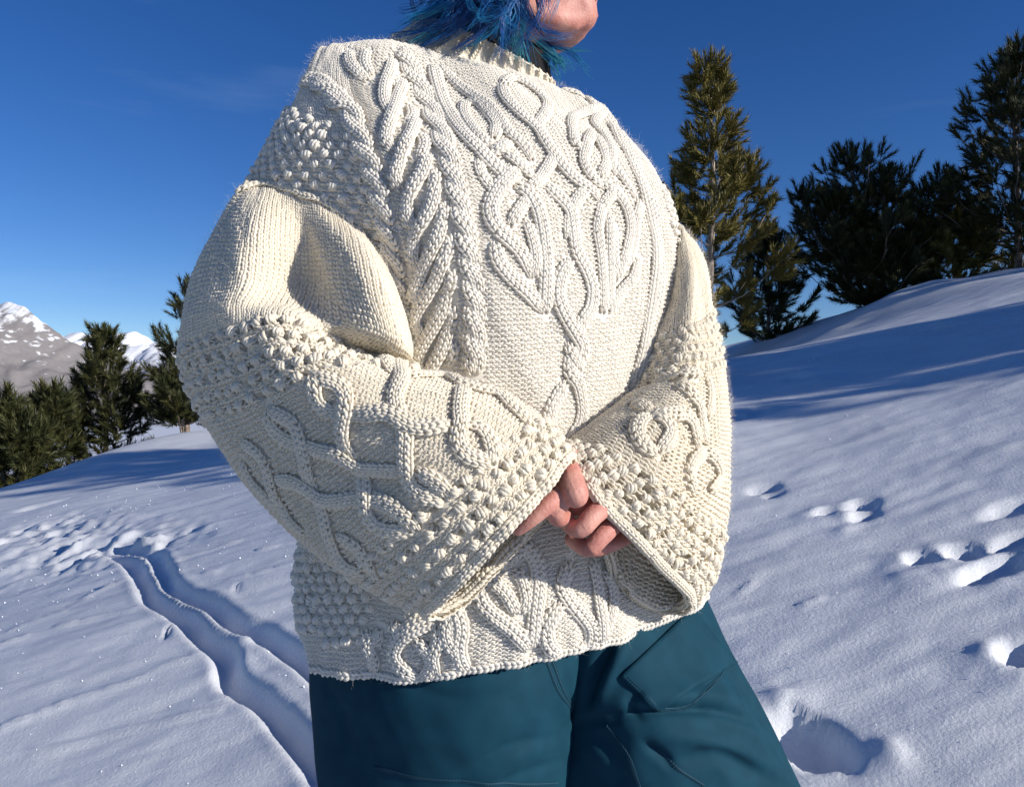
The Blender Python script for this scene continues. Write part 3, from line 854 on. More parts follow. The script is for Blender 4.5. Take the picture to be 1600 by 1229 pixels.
def build_bobbles(limit=290):
    """the ones that show largest are parts of their own, those on the far side are joined"""
    order = sorted(range(len(BOB_LIST)), key=lambda i: -BOB_LIST[i][0])
    rest = {}
    for rank, i in enumerate(order):
        if BOB_LIST[i][0] < -0.3: continue
        score, parent, mat, var, fr, p = BOB_LIST[i]
        k = (mat.name, var)
        if k not in BOBBLES:
            BOBBLES[k] = bobble_mesh(var); BOBBLES[k].materials.append(mat)
        if rank < limit:
            o = bpy.data.objects.new("bobble", BOBBLES[k]); COL.objects.link(o); o.parent = parent
            o.matrix_world = Matrix([[fr[0][c], fr[1][c], fr[2][c], p[c]] for c in range(3)] + [[0, 0, 0, 1]])
        else:
            rest.setdefault((parent.name, mat.name), []).append((var, fr, p))
    for (pn, mn), items in rest.items():
        bag = Bag()
        for var, fr, p in items:
            me = BOBBLES[(mn, var)]
            v = np.empty(len(me.vertices) * 3, np.float32); me.vertices.foreach_get("co", v); v = v.reshape(-1, 3)
            q = np.empty(len(me.loops), np.int32); me.loops.foreach_get("vertex_index", q)
            bag.add(v @ fr + p, q.reshape(-1, 4))
        link("bobbles", bag.mesh("bobbles"), bpy.data.materials[mn], bpy.data.objects[pn], kind="stuff")

def bobble_rows(surf, u0, u1, v0, v1, du, dv, parent, mat, scale, seed, test=None):
    r = np.random.default_rng(seed)
    nvr = max(1, int(round((v1 - v0) / dv))); nur = max(1, int(round((u1 - u0) / du)))
    n = 0
    for j in range(nvr):
        for i in range(nur):
            u = u0 + (i + 0.25 + 0.5 * (j % 2)) / nur * (u1 - u0) + r.normal(0, 0.0008); v = v0 + (j + 0.5) / nvr * (v1 - v0) + r.normal(0, 0.0008)
            if test is not None and not test(u % surf.L, v): continue
            bobble(surf, u % surf.L, v, parent, mat, scale, r); n += 1
    return n

# ---- the person everything is worn by (body mesh filled in further down)
person = bpy.data.objects.new("person", bpy.data.meshes.new("person")); COL.objects.link(person)
person["label"] = "person in cream cable knit sweater seen from behind, hands clasped behind the back"
person["category"] = "person"

# ---- sweater body: columns follow the wales from the left side seam to the right one
TORSO = [
 [(510, 84, 1.02), (548, 69, 1.01), (600, 66, 1.02), (660, 76, 1.04), (775, 105, 1.07), (880, 142, 1.10), (925, 168, 1.12)],
 [(470, 146, .985), (535, 130, .945), (590, 150, .93), (665, 165, .95), (803, 150, .99), (905, 185, 1.05), (968, 203, 1.10)],
 [(418, 238, .97), (574, 225, .885), (625, 245, .87), (700, 255, .87), (848, 240, .93), (982, 252, 1.02), (1022, 270, 1.08)],
 [(384, 320, .985), (602, 330, .87), (660, 340, .85), (725, 345, .85), (874, 335, .90), (1020, 335, 1.0), (1052, 340, 1.07)],
 [(430, 450, 1.0), (627, 440, .87), (686, 440, .85), (738, 440, .845), (886, 440, .885), (1033, 430, .99), (1062, 430, 1.06)],
 [(480, 580, 1.0), (642, 560, .88), (697, 560, .86), (742, 570, .85), (893, 560, .885), (1012, 545, .97), (1050, 540, 1.04)],
 [(480, 700, 1.0), (640, 700, .89), (697, 700, .865), (745, 700, .86), (885, 690, .885), (990, 675, .96), (1050, 660, 1.03)],
 [(466, 880, .97), (600, 880, .885), (665, 880, .865), (725, 880, .855), (885, 850, .875), (1000, 830, .95), (1085, 820, 1.02)],
 [(468, 985, .96), (585, 1000, .88), (645, 1010, .865), (712, 1005, .855), (882, 975, .875), (1005, 940, .94), (1098, 905, 1.01)],
 [(486, 1033, .96), (580, 1056, .89), (642, 1060, .875), (708, 1051, .865), (882, 1020, .885), (1003, 983, .95), (1100, 938, 1.01)],
]
FRONT_T = [.05, .12, .20, .25, .28, .28, .27, .26, .25, .25]
def torso_ctrl():
    rows = []
    for row, t in zip(TORSO, FRONT_T):
        p = [P(*c) for c in row]
        c7 = p[6] + np.array([-.005, .45 * t, 0]); c8 = 0.5 * (p[3] + p[5]) + np.array([.03, t + .10 * min(1, t * 5), 0]); c9 = 0.5 * (p[1] + p[2]) + np.array([.0, t + .12 * min(1, t * 5), 0]); c10 = p[0] + np.array([.02, .5 * t, 0])
        rows.append(p + [c7, c8, c9, c10])
    top = [q + np.array([0, .03, .004]) for q in rows[0][:7]]
    top += [top[5] + np.array([0, .01, 0]), top[4] + np.array([0, .01, 0]), top[2] + np.array([0, .01, 0]), top[1] + np.array([0, .01, 0])]
    return np.array([top] + rows)
torso = Surf(torso_ctrl(), 620, 460, slice(2, None))
# soft pulls in the cloth
torso.crease([(600, 200), (640, 330), (655, 480)], 0.012, 0.003)
torso.crease([(760, 250), (745, 400), (742, 540)], 0.012, 0.003)
torso.crease([(930, 880), (990, 940), (1030, 960)], 0.02, 0.004)

# ---- left sleeve: rings from the shoulder seam to the cuff, outer edge -> inner edge, then the far side
LS = [
 ([(390, 300, 1.00), (414, 291, .945), (470, 304, .897), (545, 347, .870), (612, 425, .885)], [(600, 470, .97), (500, 420, 1.02), (415, 350, 1.03)]),
 ([(332, 390, .97), (392, 372, .845), (470, 378, .872), (562, 398, .825), (633, 490, .865)], [(600, 500, .97), (480, 480, 1.02), (370, 420, 1.03)]),
 ([(300, 480, .95), (380, 448, .815), (468, 455, .862), (580, 470, .792), (643, 545, .85)], [(610, 560, .95), (480, 540, 1.00), (350, 510, 1.01)]),
 ([(293, 520, .94), (368, 478, .80), (458, 480, .828), (594, 522, .785), (641, 560, .845)], [(610, 580, .94), (480, 570, .98), (340, 550, 1.00)]),
 ([(289, 560, .93), (370, 502, .79), (445, 490, .785), (555, 543, .822), (646, 574, .862)], [(620, 590, .93), (480, 600, .96), (345, 600, .99)]),
 ([(318, 642, .92), (372, 612, .80), (452, 575, .755), (550, 557, .765), (657, 582, .84)], [(640, 610, .91), (500, 660, .94), (370, 670, .97)]),
 ([(375, 737, .90), (432, 690, .785), (520, 640, .738), (612, 602, .75), (692, 590, .825)], [(680, 630, .88), (550, 710, .90), (420, 760, .935)]),
 ([(442, 812, .87), (502, 760, .765), (592, 690, .72), (682, 630, .735), (757, 605, .805)], [(745, 650, .86), (620, 760, .86), (490, 830, .90)]),
 ([(540, 895, .83), (602, 830, .74), (692, 760, .71), (772, 692, .725), (845, 652, .785)], [(838, 690, .835), (740, 810, .84), (600, 905, .855)]),
 ([(672, 962, .80), (717, 910, .735), (785, 835, .718), (850, 765, .735), (890, 712, .775)], [(870, 775, .82), (790, 870, .825), (706, 955, .815)]),
]
RS = [
 ([(1052, 352, 1.11), (1066, 360, 1.06), (1062, 385, 1.035), (1048, 415, 1.04), (1030, 440, 1.07)], [(1020, 440, 1.14), (1030, 400, 1.18), (1042, 365, 1.17)]),
 ([(1090, 400, 1.10), (1086, 415, 1.02), (1068, 440, .995), (1046, 470, 1.01), (1022, 490, 1.05)], [(1015, 500, 1.13), (1040, 460, 1.17), (1075, 410, 1.16)]),
 ([(1108, 480, 1.08), (1098, 500, .985), (1068, 510, .955), (1035, 520, .97), (1006, 532, 1.01)], [(1010, 550, 1.09), (1050, 530, 1.14), (1095, 500, 1.13)]),
 ([(1128, 570, 1.06), (1108, 570, .955), (1068, 570, .915), (1026, 580, .935), (982, 605, .975)], [(990, 630, 1.03), (1050, 620, 1.10), (1115, 590, 1.10)]),
 ([(1135, 650, 1.04), (1113, 640, .925), (1058, 622, .875), (1003, 622, .89), (950, 642, .935)], [(960, 680, .965), (1040, 700, 1.04), (1120, 670, 1.08)]),
 ([(1133, 740, 1.0), (1108, 718, .89), (1040, 680, .835), (973, 658, .85), (915, 672, .885)], [(930, 720, .91), (1020, 780, .96), (1115, 760, 1.03)]),
 ([(1130, 830, .97), (1093, 790, .87), (1020, 735, .81), (945, 697, .822), (893, 690, .86)], [(910, 750, .875), (1000, 830, .925), (1105, 850, 1.0)]),
 ([(1112, 905, .95), (1068, 850, .85), (1003, 787, .80), (936, 738, .795), (890, 702, .83)], [(915, 790, .875), (985, 890, .925), (1085, 920, .98)]),
 ([(1078, 944, .925), (1035, 885, .84), (985, 832, .797), (930, 772, .785), (893, 712, .815)], [(938, 845, .875), (985, 928, .925), (1055, 956, .955)]),
]
def sleeve_ctrl(rings):
    return np.array([[P(*c) for c in vis + hid] for vis, hid in rings])
def seat_on(rings, surf, off):
    vis, hid = rings[0]
    new = []
    for px, py, d in vis:
        u, v = surf.uv_at(px, py); q = surf.pos(np.array([u]), np.array([v]))[0]; x, y = project(q)
        new.append((px, py, q[1] - off) if math.hypot(x - px, y - py) < 4 else (px, py, d))
    rings[0] = (new, hid)
seat_on(LS, torso, .002)
sleeve_l = Surf(sleeve_ctrl(LS), 520, 460, slice(0, None))
sleeve_r = Surf(sleeve_ctrl(RS), 460, 420, slice(0, None))
sleeve_l.crease([(470, 330), (478, 400), (492, 470), (510, 515)], 0.016, 0.010)
sleeve_l.crease([(410, 310), (395, 400), (385, 470)], 0.03, -0.006)
sleeve_l.crease([(560, 360), (590, 430), (615, 500)], 0.02, -0.005)
sleeve_l.crease([(480, 545), (560, 556), (640, 572)], 0.012, 0.006)
sleeve_l.crease([(520, 720), (600, 760), (650, 790)], 0.02, 0.006)
sleeve_l.crease([(560, 800), (620, 790), (680, 800)], 0.02, -0.005)
sleeve_r.crease([(985, 610), (1030, 590), (1075, 570), (1110, 575)], 0.012, 0.010)
sleeve_r.crease([(1070, 600), (1060, 680), (1075, 760)], 0.02, 0.003)

def fuzz(surf, n, parent, mat, seed, u0=None, u1=None):
    """loose fibres standing off the yarn"""
    r = np.random.default_rng(seed)
    u = r.uniform(0 if u0 is None else u0, surf.L if u1 is None else u1, n) % surf.L; v = r.uniform(0.01, surf.V, n)
    m = surf._lerp(surf.face, u, v) > -0.15; u, v = u[m], v[m]; n = len(u)
    p = surf.pos(u, v); du, dv, nn = surf.frame(u, v)
    du = du / np.linalg.norm(du, axis=1)[:, None]; dv = dv / np.linalg.norm(dv, axis=1)[:, None]
    a = r.random(n) * 6.283
    t = du * np.cos(a)[:, None] + dv * np.sin(a)[:, None]
    L = r.uniform(.003, .012, n)[:, None]
    p0 = p + nn * r.uniform(.001, .006, n)[:, None]
    p1 = p0 + (nn * r.uniform(.3, .9, n)[:, None] + t * .6) * L * .5
    p2 = p1 + (nn * r.uniform(-.3, .6, n)[:, None] + t + r.normal(0, .4, (n, 3))) * L * .6
    w = np.cross(t, nn) * .00006
    V = np.stack([p0 - w, p0 + w, p1 + w, p1 - w, p2], 1).reshape(-1, 3)
    b = (np.arange(n) * 5)[:, None]
    q = np.concatenate([b, b + 1, b + 2, b + 3], 1); tr = np.concatenate([b + 3, b + 2, b + 4], 1)
    link("wool_fuzz", mesh_np("wool_fuzz", V, [q, tr]), mat, parent, kind="stuff")

def sag(s, seed, amp, edge):
    """uneven lie of heavy knit cloth, looser towards its free edge"""
    U, V = np.meshgrid(s.us, s.vs); a = U / s.L * 2 * np.pi; k = s.L / 0.42
    n1 = fbm(k * 1.6 * np.cos(a) + V * 9 + 3, k * 1.6 * np.sin(a) + V * 4, 2, seed); e = np.clip((V - s.V + 0.10) / 0.10, 0, 1)**2
    n2 = perlin(k * 2.4 * np.cos(a) + 1.7, k * 2.4 * np.sin(a) + V * 2, seed + 5)
    s.displace(amp * n1 + edge * e * n2)
sag(torso, 101, .004, .010); sag(sleeve_l, 105, .004, .007); sag(sleeve_r, 109, .004, .007)

# parts of the back that lie deep under the sleeves carry no stitches
COVER = np.zeros((170, 220), bool)
for sf in (sleeve_l, sleeve_r):
    m = sf.face > 0.05
    ix = np.clip((sf.px[m] / 8).astype(int), 0, 219); iy = np.clip((sf.py[m] / 8).astype(int), 0, 169); COVER[iy, ix] = True
for _ in range(5):
    C2 = COVER.copy()
    C2[1:-1, 1:-1] &= COVER[:-2, 1:-1] & COVER[2:, 1:-1] & COVER[1:-1, :-2] & COVER[1:-1, 2:]
    COVER = C2
def not_covered(u, v):
    x, y = project(torso.pos(u, v))
    return ~COVER[np.clip((y / 8).astype(int), 0, 169), np.clip((x / 8).astype(int), 0, 219)]

# open eyelets between the bobbles of the elbow band and the cuffs
def eyelets(surf, v0, v1, du, dv, seed, keep=1.0):
    r = np.random.default_rng(seed); out = []
    nv_ = int(round((v1 - v0) / dv)); u0, u1 = -0.02, surf.uk[4] + 0.03; nu_ = int(round((u1 - u0) / du))
    for j in range(nv_):
        for i in range(nu_):
            if r.random() > keep: continue
            out.append(((u0 + (i + 0.75 + 0.5 * (j % 2)) / nu_ * (u1 - u0) + r.normal(0, .001)) % surf.L, v0 + (j + 0.5) / nv_ * (v1 - v0) + r.normal(0, .001)))
    return np.array(out)
EYE_L = np.vstack([eyelets(sleeve_l, sleeve_l.vk[4] + 0.003, sleeve_l.vk[5] + 0.020, .0185, .0150, 1), eyelets(sleeve_l, sleeve_l.vk[8] + 0.002, sleeve_l.vk[9] - 0.006, .0185, .0165, 2, .6)])
EYE_R = eyelets(sleeve_r, sleeve_r.vk[6] + 0.004, sleeve_r.vk[8] - 0.006, .0160, .0140, 3, .5)
def off_eyelets(surf, eyes, u, v):
    ok = np.ones(len(u), bool)
    for a, b in eyes:
        du = (u - a + surf.L / 2) % surf.L - surf.L / 2
        ok &= (du / .0066)**2 + ((v - b) / .0056)**2 > 1
    return ok
sweater_body = bpy.data.objects.new("sweater_body", torso.mesh("sweater_body", 0.0026)); COL.objects.link(sweater_body)
sweater_body.parent = person; sweater_body.data.materials.append(M_WOOL)
left_sleeve = link("sleeve", sleeve_l.mesh("sleeve", 0.0026, EYE_L), M_SLEEVE, person, label="wide cream sleeve nearest the camera, plain upper arm, latticed forearm")
right_sleeve = link("sleeve", sleeve_r.mesh("sleeve", 0.0026, EYE_R), M_SLEEVE, person, label="cream sleeve on the sunny side with open bell cuff")
for o in (sweater_body, left_sleeve, right_sleeve):
    md = o.modifiers.new("thickness", 'SOLIDIFY'); md.thickness = 0.003; md.offset = -1

# ---- cables of the back panel
S2 = 2.363
def c2(pts): return [(560 + p[0] / S2, 40 + p[1] / S2) + tuple(p[2:]) for p in pts]
def tl(pts, x0, y0, s): return [(x0 + p[0] / s, y0 + p[1] / s) + tuple(p[2:]) for p in pts]
W = M_WOOL
def tc_(pts, **k): return cable(torso, pts, sweater_body, W, **k)
# rope nearest the arm: two strands winding round each other
ROPE = [(497, 128), (525, 155), (548, 178), (562, 215), (578, 250), (590, 290), (600, 330), (608, 370), (617, 410), (625, 450), (632, 490), (636, 530), (640, 575)]
def rope(path, amp, period, n_w, **k):
    q = resample(np.array(path, float), 200)
    t = np.gradient(q, axis=0); t /= np.linalg.norm(t, axis=1)[:, None]; nn = np.stack([-t[:, 1], t[:, 0]], 1)
    s = np.concatenate([[0], np.cumsum(np.linalg.norm(np.diff(q, axis=0), axis=1))])
    for ph in (0.0, math.pi):
        a = s / period * 2 * math.pi + ph
        pts = q + nn * (amp * np.cos(a))[:, None]
        lift = 0.55 + 0.5 * np.sin(a)
        tc_([(pts[i, 0], pts[i, 1], lift[i]) for i in range(0, 200, 4)], width=n_w, **k)
rope(ROPE, 9, 82, 0.015, cols=2, height=0.007)
# band right of the plait, wide twisted rib
BAND = c2([(155, 95), (185, 150), (235, 250), (290, 370), (335, 500), (365, 620), (390, 740), (410, 860), (425, 980), (430, 1100), (428, 1229), (428, 1300)])
rope(BAND, 7, 78, 0.019, cols=3, height=0.0065)
# plait strands, each from its upper right to lower left
PLAIT = [
 [(128, 130, .3), (112, 190, .8), (95, 250, .9), (100, 300, .6), (125, 335, .2)],
 [(165, 205, .3), (150, 260, .8), (110, 400, .9), (105, 440, .7), (140, 470, .2)],
 [(215, 350, .3), (190, 420, .8), (155, 520, .9), (140, 570, .8), (160, 610, .2)],
 [(260, 480, .3), (235, 560, .8), (190, 660, .9), (185, 710, .8), (205, 755, .2)],
 [(290, 590, .3), (270, 680, .8), (215, 800, .9), (205, 860, .8), (225, 905, .2)],
 [(315, 720, .3), (290, 800, .8), (235, 940, .9), (215, 1000, .8), (245, 1050, .2)],
 [(325, 840, .3), (310, 900, .8), (260, 1000, .9), (220, 1100, .8), (250, 1170, .2)],
 [(335, 980, .3), (320, 1040, .8), (280, 1120, .9), (230, 1240, .7), (225, 1280, .2)],
 [(340, 1110, .3), (325, 1170, .8), (285, 1250, .8), (260, 1300, .3)],
]
PLAIT2 = [
 [(130, 180, .2), (140, 220, .5), (150, 250, .1)],
 [(190, 300, .3), (200, 340, .5), (180, 370, .1)],
 [(225, 400, .3), (245, 440, .5), (225, 500, .2)],
 [(265, 530, .3), (285, 570, .5), (260, 625, .2)],
 [(300, 650, .3), (315, 700, .5), (285, 760, .2)],
 [(322, 770, .3), (335, 820, .5), (300, 890, .2)],
 [(335, 900, .3), (345, 950, .5), (310, 1010, .2)],
 [(342, 1030, .3), (352, 1080, .5), (315, 1140, .2)],
 [(345, 1160, .3), (355, 1210, .5), (325, 1260, .2)],
]
for p in PLAIT: tc_(c2(p), width=0.0165, cols=2, height=0.0085)
for p in PLAIT2: tc_(c2(p), width=0.015, cols=2, height=0.0065)
# leaf and lattice motif of the centre panel
CENTRE = [
 [(275, 150), (300, 250), (350, 350), (420, 440, .7), (500, 520, .5), (560, 575, .2)],
 [(300, 150, .3), (350, 210), (410, 255), (480, 300), (520, 350, .5), (550, 400, .6), (600, 440, .4), (640, 500, .3)],
 [(395, 285), (390, 330), (420, 385), (460, 430), (500, 455, .2)],
 [(395, 285, .3), (440, 290), (480, 330), (505, 370, .6), (500, 420, .3)],
 [(445, 500), (450, 555), (485, 595, .4), (510, 615, .2)],
 [(555, 430, .3), (520, 465, .9), (480, 480, .2)],
 [(530, 470, .3), (565, 500, .8), (610, 540, .6), (650, 570, .2)],
 [(590, 530, .4), (550, 570, .9), (505, 625, .7), (485, 690, .6), (510, 750), (560, 800), (610, 860), (640, 925, .3)],
 [(580, 590, .3), (620, 615, .5), (655, 670), (680, 760), (690, 850), (690, 950), (688, 1060, .3)],
 [(640, 630, .3), (605, 665), (570, 720, .5), (560, 740, .2)],
 [(575, 660, .2), (600, 690, .6), (615, 710, .2)],
 [(615, 720, .3), (635, 780), (652, 850), (650, 930, .3)],
 [(505, 800, .3), (515, 870), (560, 930), (620, 985), (680, 1050, .4)],
 [(530, 225), (545, 275), (600, 335), (655, 385), (690, 440, .7), (740, 510, .6), (800, 575, .6), (860, 620, .8), (890, 650, .3)],
 [(530, 225, .3), (580, 205), (640, 235), (690, 285), (690, 325), (655, 375, .2)],
 [(725, 480, .3), (695, 530, .8), (660, 580, .7), (625, 610, .3)],
 [(680, 580, .3), (730, 630), (780, 690, .6), (790, 760, .6), (800, 830), (840, 910), (862, 980), (855, 1040), (815, 1105, .6), (790, 1160, .2)],
 [(845, 610, .2), (800, 650, .8), (775, 720, .2), (770, 790, .2)],
 [(785, 865, .2), (745, 930), (735, 1000), (760, 1070, .7), (800, 1140, .9), (825, 1190, .5), (800, 1260, .2)],
 [(895, 660, .3), (880, 740), (890, 850), (898, 950), (900, 1060, .3)],
 [(915, 690), (925, 790), (925, 900), (920, 1040, .3)],
 [(960, 600, .3), (920, 640, .8), (890, 680, .4)],
 [(890, 580, .3), (940, 620, .7), (985, 680, .6), (1000, 760, .5), (985, 830), (960, 900), (945, 940, .3)],
 [(935, 740, .3), (935, 820), (945, 900), (960, 925, .2)],
 [(1040, 650, .3), (1020, 720), (1010, 800, .5), (990, 880, .3)],
 [(1030, 860, .3), (1010, 930), (960, 990), (920, 1055, .3)],
 [(830, 310), (785, 385), (805, 450), (850, 470, .2)],
 [(835, 310, .4), (880, 345), (910, 420), (930, 490, .5), (950, 560, .2)],
 [(860, 395, .3), (835, 460, .8), (830, 520, .7), (860, 570, .6), (905, 600, .2)],
 [(860, 400, .3), (890, 440), (910, 500, .4), (890, 560, .2)],
 [(900, 480, .3), (945, 530, .6), (985, 590, .5), (1020, 640, .3)],
]
CW = {0: .021, 7: .021, 8: .020, 12: .020, 13: .018, 16: .020, 18: .020, 19: .016, 20: .016}
for k, p in enumerate(CENTRE):
    tc_(c2(p), width=CW.get(k, .0165), cols=3 if k in (7, 8, 0, 12) else 2, height=0.0070)
# cord down the middle
tc_(tl([(320, 350, .3), (330, 430, .8), (390, 530, .4), (370, 600, .2)], 820, 460, 4.727), width=.016)
tc_(tl([(400, 380, .2), (330, 480, .3), (320, 560, .8), (380, 650, .8), (410, 760), (420, 860), (400, 960), (330, 1060, .3)], 820, 460, 4.727), width=.018)
tc_(tl([(310, 640, .2), (250, 730), (190, 840), (175, 960), (210, 1050), (300, 1120, .3)], 820, 460, 4.727), width=.019)
# smooth band at the right edge of the panel
RB = c2([(760, 215), (850, 275), (930, 370), (1000, 480), (1050, 600), (1085, 720), (1100, 840), (1098, 950), (1080, 1060), (1060, 1170), (1035, 1290), (1010, 1380)])
tc_(RB, width=.030, cols=4, height=.006)
# motifs above the hem
Z7 = (560, 820, 3.478)
HEM = [
 [(690, 265, .4), (740, 310), (800, 370), (840, 440), (860, 480, .3)],
 [(830, 250, .3), (880, 270), (905, 340), (910, 420), (880, 470, .3)],
 [(660, 340, .3), (670, 410), (730, 480), (820, 550), (890, 620), (920, 670, .3)],
 [(840, 90, .3), (920, 130), (965, 200), (975, 300), (965, 420), (950, 550), (940, 660, .3)],
 [(740, 200, .2), (810, 190), (860, 140), (880, 110, .2)],
 [(1135, 190, .3), (1125, 250, .7), (1100, 320), (1140, 400), (1210, 480), (1265, 560), (1260, 620), (1200, 665, .3)],
 [(1110, 420, .2), (1050, 490), (1015, 570), (1030, 640), (1080, 700, .4)],
 [(1265, 180, .3), (1280, 280), (1300, 400), (1320, 520), (1325, 625, .3)],
 [(1330, 230, .3), (1370, 330), (1375, 430), (1345, 540), (1335, 625, .3)],
 [(500, 430, .4), (540, 480), (560, 560), (545, 650), (560, 740), (590, 790, .3)],
 [(570, 400, .3), (520, 470, .2), (480, 560, .6), (500, 650, .6), (560, 720, .2), (500, 760, .3)],
 [(420, 510, .3), (300, 560, .8), (220, 630), (200, 700), (240, 770), (330, 830, .4)],
 [(210, 510), (200, 560, .7), (270, 560, .3), (330, 490, .3)],
 [(300, 620, .3), (360, 660, .6), (400, 720), (380, 800), (330, 820, .3)],
 [(430, 540, .3), (440, 620), (410, 700, .7), (430, 800, .3)],
 [(110, 580, .5), (60, 650, .8), (90, 720, .6), (80, 790, .3)],
 [(30, 560, .3), (90, 640, .3), (120, 560, .3)],
]
for k, p in enumerate(HEM): tc_(tl(p, *Z7), width=.020 if k in (2, 3, 5, 6, 9, 11) else .0165, cols=3 if k in (3,) else 2, height=.0075)
# cable that crosses the shoulder
tc_([(470, 132), (495, 128), (515, 142), (535, 160), (548, 172)], width=.024, cols=3, height=.007)
tc_([(545, 82, .4), (548, 100), (562, 118), (575, 128, .3)], width=.017)
tc_([(575, 80, .4), (570, 100), (580, 120, .3)], width=.015)

# ---- lattice of the left forearm
def lc_(pts, **k): return cable(sleeve_l, pts, left_sleeve, M_SLEEVE, **{**dict(width=.0175, cols=2, height=.0075), **k})
LAT = [
 [(487, 587, .3), (505, 592), (529, 601), (541, 617), (543, 640, .9), (539, 665, .8), (539, 692, .4), (552, 715, .0), (566, 735, .1), (573, 755, .8), (575, 785, .9), (578, 806), (592, 821), (613, 827), (645, 827, .3)],
 [(487, 587, .4), (493, 605), (498, 626), (511, 640), (530, 646, .1), (552, 646, .2), (577, 647, .6), (604, 646, .9), (622, 653, 1.0), (640, 664, .8), (655, 668, .7), (681, 667, .6), (707, 664, .1)],
 [(421, 640, .3), (443, 648), (464, 662), (473, 682, .8), (478, 701, .9), (482, 722, .8), (484, 746, .2), (495, 770, .0), (507, 795, .5), (513, 816, .7), (521, 846), (530, 867), (546, 884), (568, 892, .3)],
 [(421, 640, .3), (427, 662), (441, 680), (462, 692, .1), (487, 698, .3), (509, 703, .8), (532, 708, .9), (550, 719, 1.0), (568, 728, .8), (591, 731), (622, 734, .2), (632, 735, .0)],
 [(380, 692, .3), (401, 700), (416, 718), (423, 738), (428, 757, .6), (441, 785, .4), (455, 808), (476, 830, .3)],
 [(433, 749, .2), (465, 751, .7), (486, 761, .9), (503, 774, 1.0), (517, 780, .8), (539, 780), (562, 779, .1), (587, 781, .3), (613, 789), (631, 802), (645, 815), (652, 826, .3)],
 [(528, 836, .3), (549, 843), (566, 857), (577, 876), (584, 893, .3)],
 [(380, 719, .3), (397, 748), (422, 775), (440, 795, .3)],
 [(573, 551, .4), (591, 563), (606, 575), (620, 590, .2)],
 [(629, 570, .5), (625, 603, .9), (617, 626, .5), (622, 645, .1), (632, 668, .1), (635, 685, .6), (634, 703), (636, 728), (641, 750), (650, 766), (667, 776), (692, 778, .3)],
 [(650, 734, .3), (675, 746), (692, 759), (706, 777, .3)],
 [(630, 588, .2), (663, 590), (698, 592), (722, 603), (752, 612), (776, 618, .6), (797, 637), (815, 653), (830, 667, .3)],
 [(724, 606, .3), (718, 640, .7), (719, 665, .8), (716, 692), (729, 710), (749, 719), (768, 725, .3)],
 [(727, 664, .2), (749, 671), (762, 686), (769, 706), (769, 724, .3)],
]
for p in LAT: lc_(p)
# seam where the sleeve joins the body
lc_([(372, 302), (400, 292), (440, 296), (480, 309), (520, 328), (545, 345)], width=.011, cols=1, height=.007, name="seam", register=False)
def rc_(pts, **k): return cable(sleeve_r, pts, right_sleeve, M_SLEEVE, **{**dict(width=.019, cols=2, height=.0085), **k})
RAT = [
 [(1017, 650, .3), (1000, 662), (996, 684), (1008, 701), (1028, 708, .3)],
 [(1017, 650, .3), (1038, 657), (1046, 675), (1041, 690), (1028, 706, .3)],
 [(1015, 650, .2), (1041, 650), (1068, 648), (1079, 660), (1085, 684), (1089, 702, .3)],
 [(990, 632, .3), (1005, 638), (1016, 648, .3)],
 [(1060, 600, .3), (1077, 616), (1087, 630, .6), (1092, 655), (1098, 690, .3)],
 [(1102, 590, .3), (1106, 620), (1104, 650, .3)],
 [(1100, 703, .3), (1080, 722), (1073, 743), (1083, 765, .3)],
 [(1100, 703, .3), (1116, 720), (1120, 741), (1108, 765, .3)],
 [(1020, 602, .3), (1045, 592), (1070, 590), (1090, 582, .3)],
]
for p in RAT: rc_(p)

# ---- stitches of the plain cloth
def vis_u(surf, cols):
    return surf.uk[cols]
front_u0, front_u1 = torso.uk[7] + 0.02, torso.uk[10] - 0.02
vt = torso.vk
def torso_mask(u, v):
    m = ~((u > front_u0) & (u < front_u1)) & (v > 0.012)
    m &= not_covered(u, v)
    m[m] = away_from_cables(torso, u[m], v[m])
    return m
bag = Bag()
pu_side = torso.uk[1] - 0.035
def torso_knit(u, v):   # smooth-side patch on the point of the shoulder
    return torso_mask(u, v) & (v < vt[3]) & (u < torso.uk[1] + 0.01) & (u >= 0)
def torso_purl(u, v):
    return torso_mask(u, v) & ~((v < vt[3]) & (u < torso.uk[1] + 0.01))
knit_field(torso, 'knit', torso_knit, bag, seed=1)
knit_field(torso, 'purl', torso_purl, bag, seed=2)
link("stitches", bag.mesh("stitches"), M_WOOL, sweater_body, kind="stuff")

lv = sleeve_l.vk
def ls_mask(u, v): return away_from_cables(sleeve_l, u, v)
bag = Bag()
knit_field(sleeve_l, 'knit', lambda u, v: (v < lv[4] + 0.003), bag, seed=3)
knit_field(sleeve_l, 'purl', lambda u, v: (v >= lv[4] + 0.003) & ls_mask(u, v) & off_eyelets(sleeve_l, EYE_L, u, v), bag, seed=4)
knit_field(sleeve_l, 'purl', lambda u, v: (v >= lv[8] - 0.02) & (u > sleeve_l.uk[4] - 0.01), bag, seed=41, inner=True)
link("stitches", bag.mesh("stitches"), M_SLEEVE, left_sleeve, kind="stuff")
rv = sleeve_r.vk
bag = Bag()
knit_field(sleeve_r, 'knit', lambda u, v: (v < rv[2]), bag, seed=5)
knit_field(sleeve_r, 'purl', lambda u, v: (v >= rv[2]) & away_from_cables(sleeve_r, u, v) & off_eyelets(sleeve_r, EYE_R, u, v), bag, seed=6)
knit_field(sleeve_r, 'purl', lambda u, v: (v >= rv[6] - 0.02) & (u > sleeve_r.uk[4] - 0.01), bag, seed=42, inner=True)
link("stitches", bag.mesh("stitches"), M_SLEEVE, right_sleeve, kind="stuff")

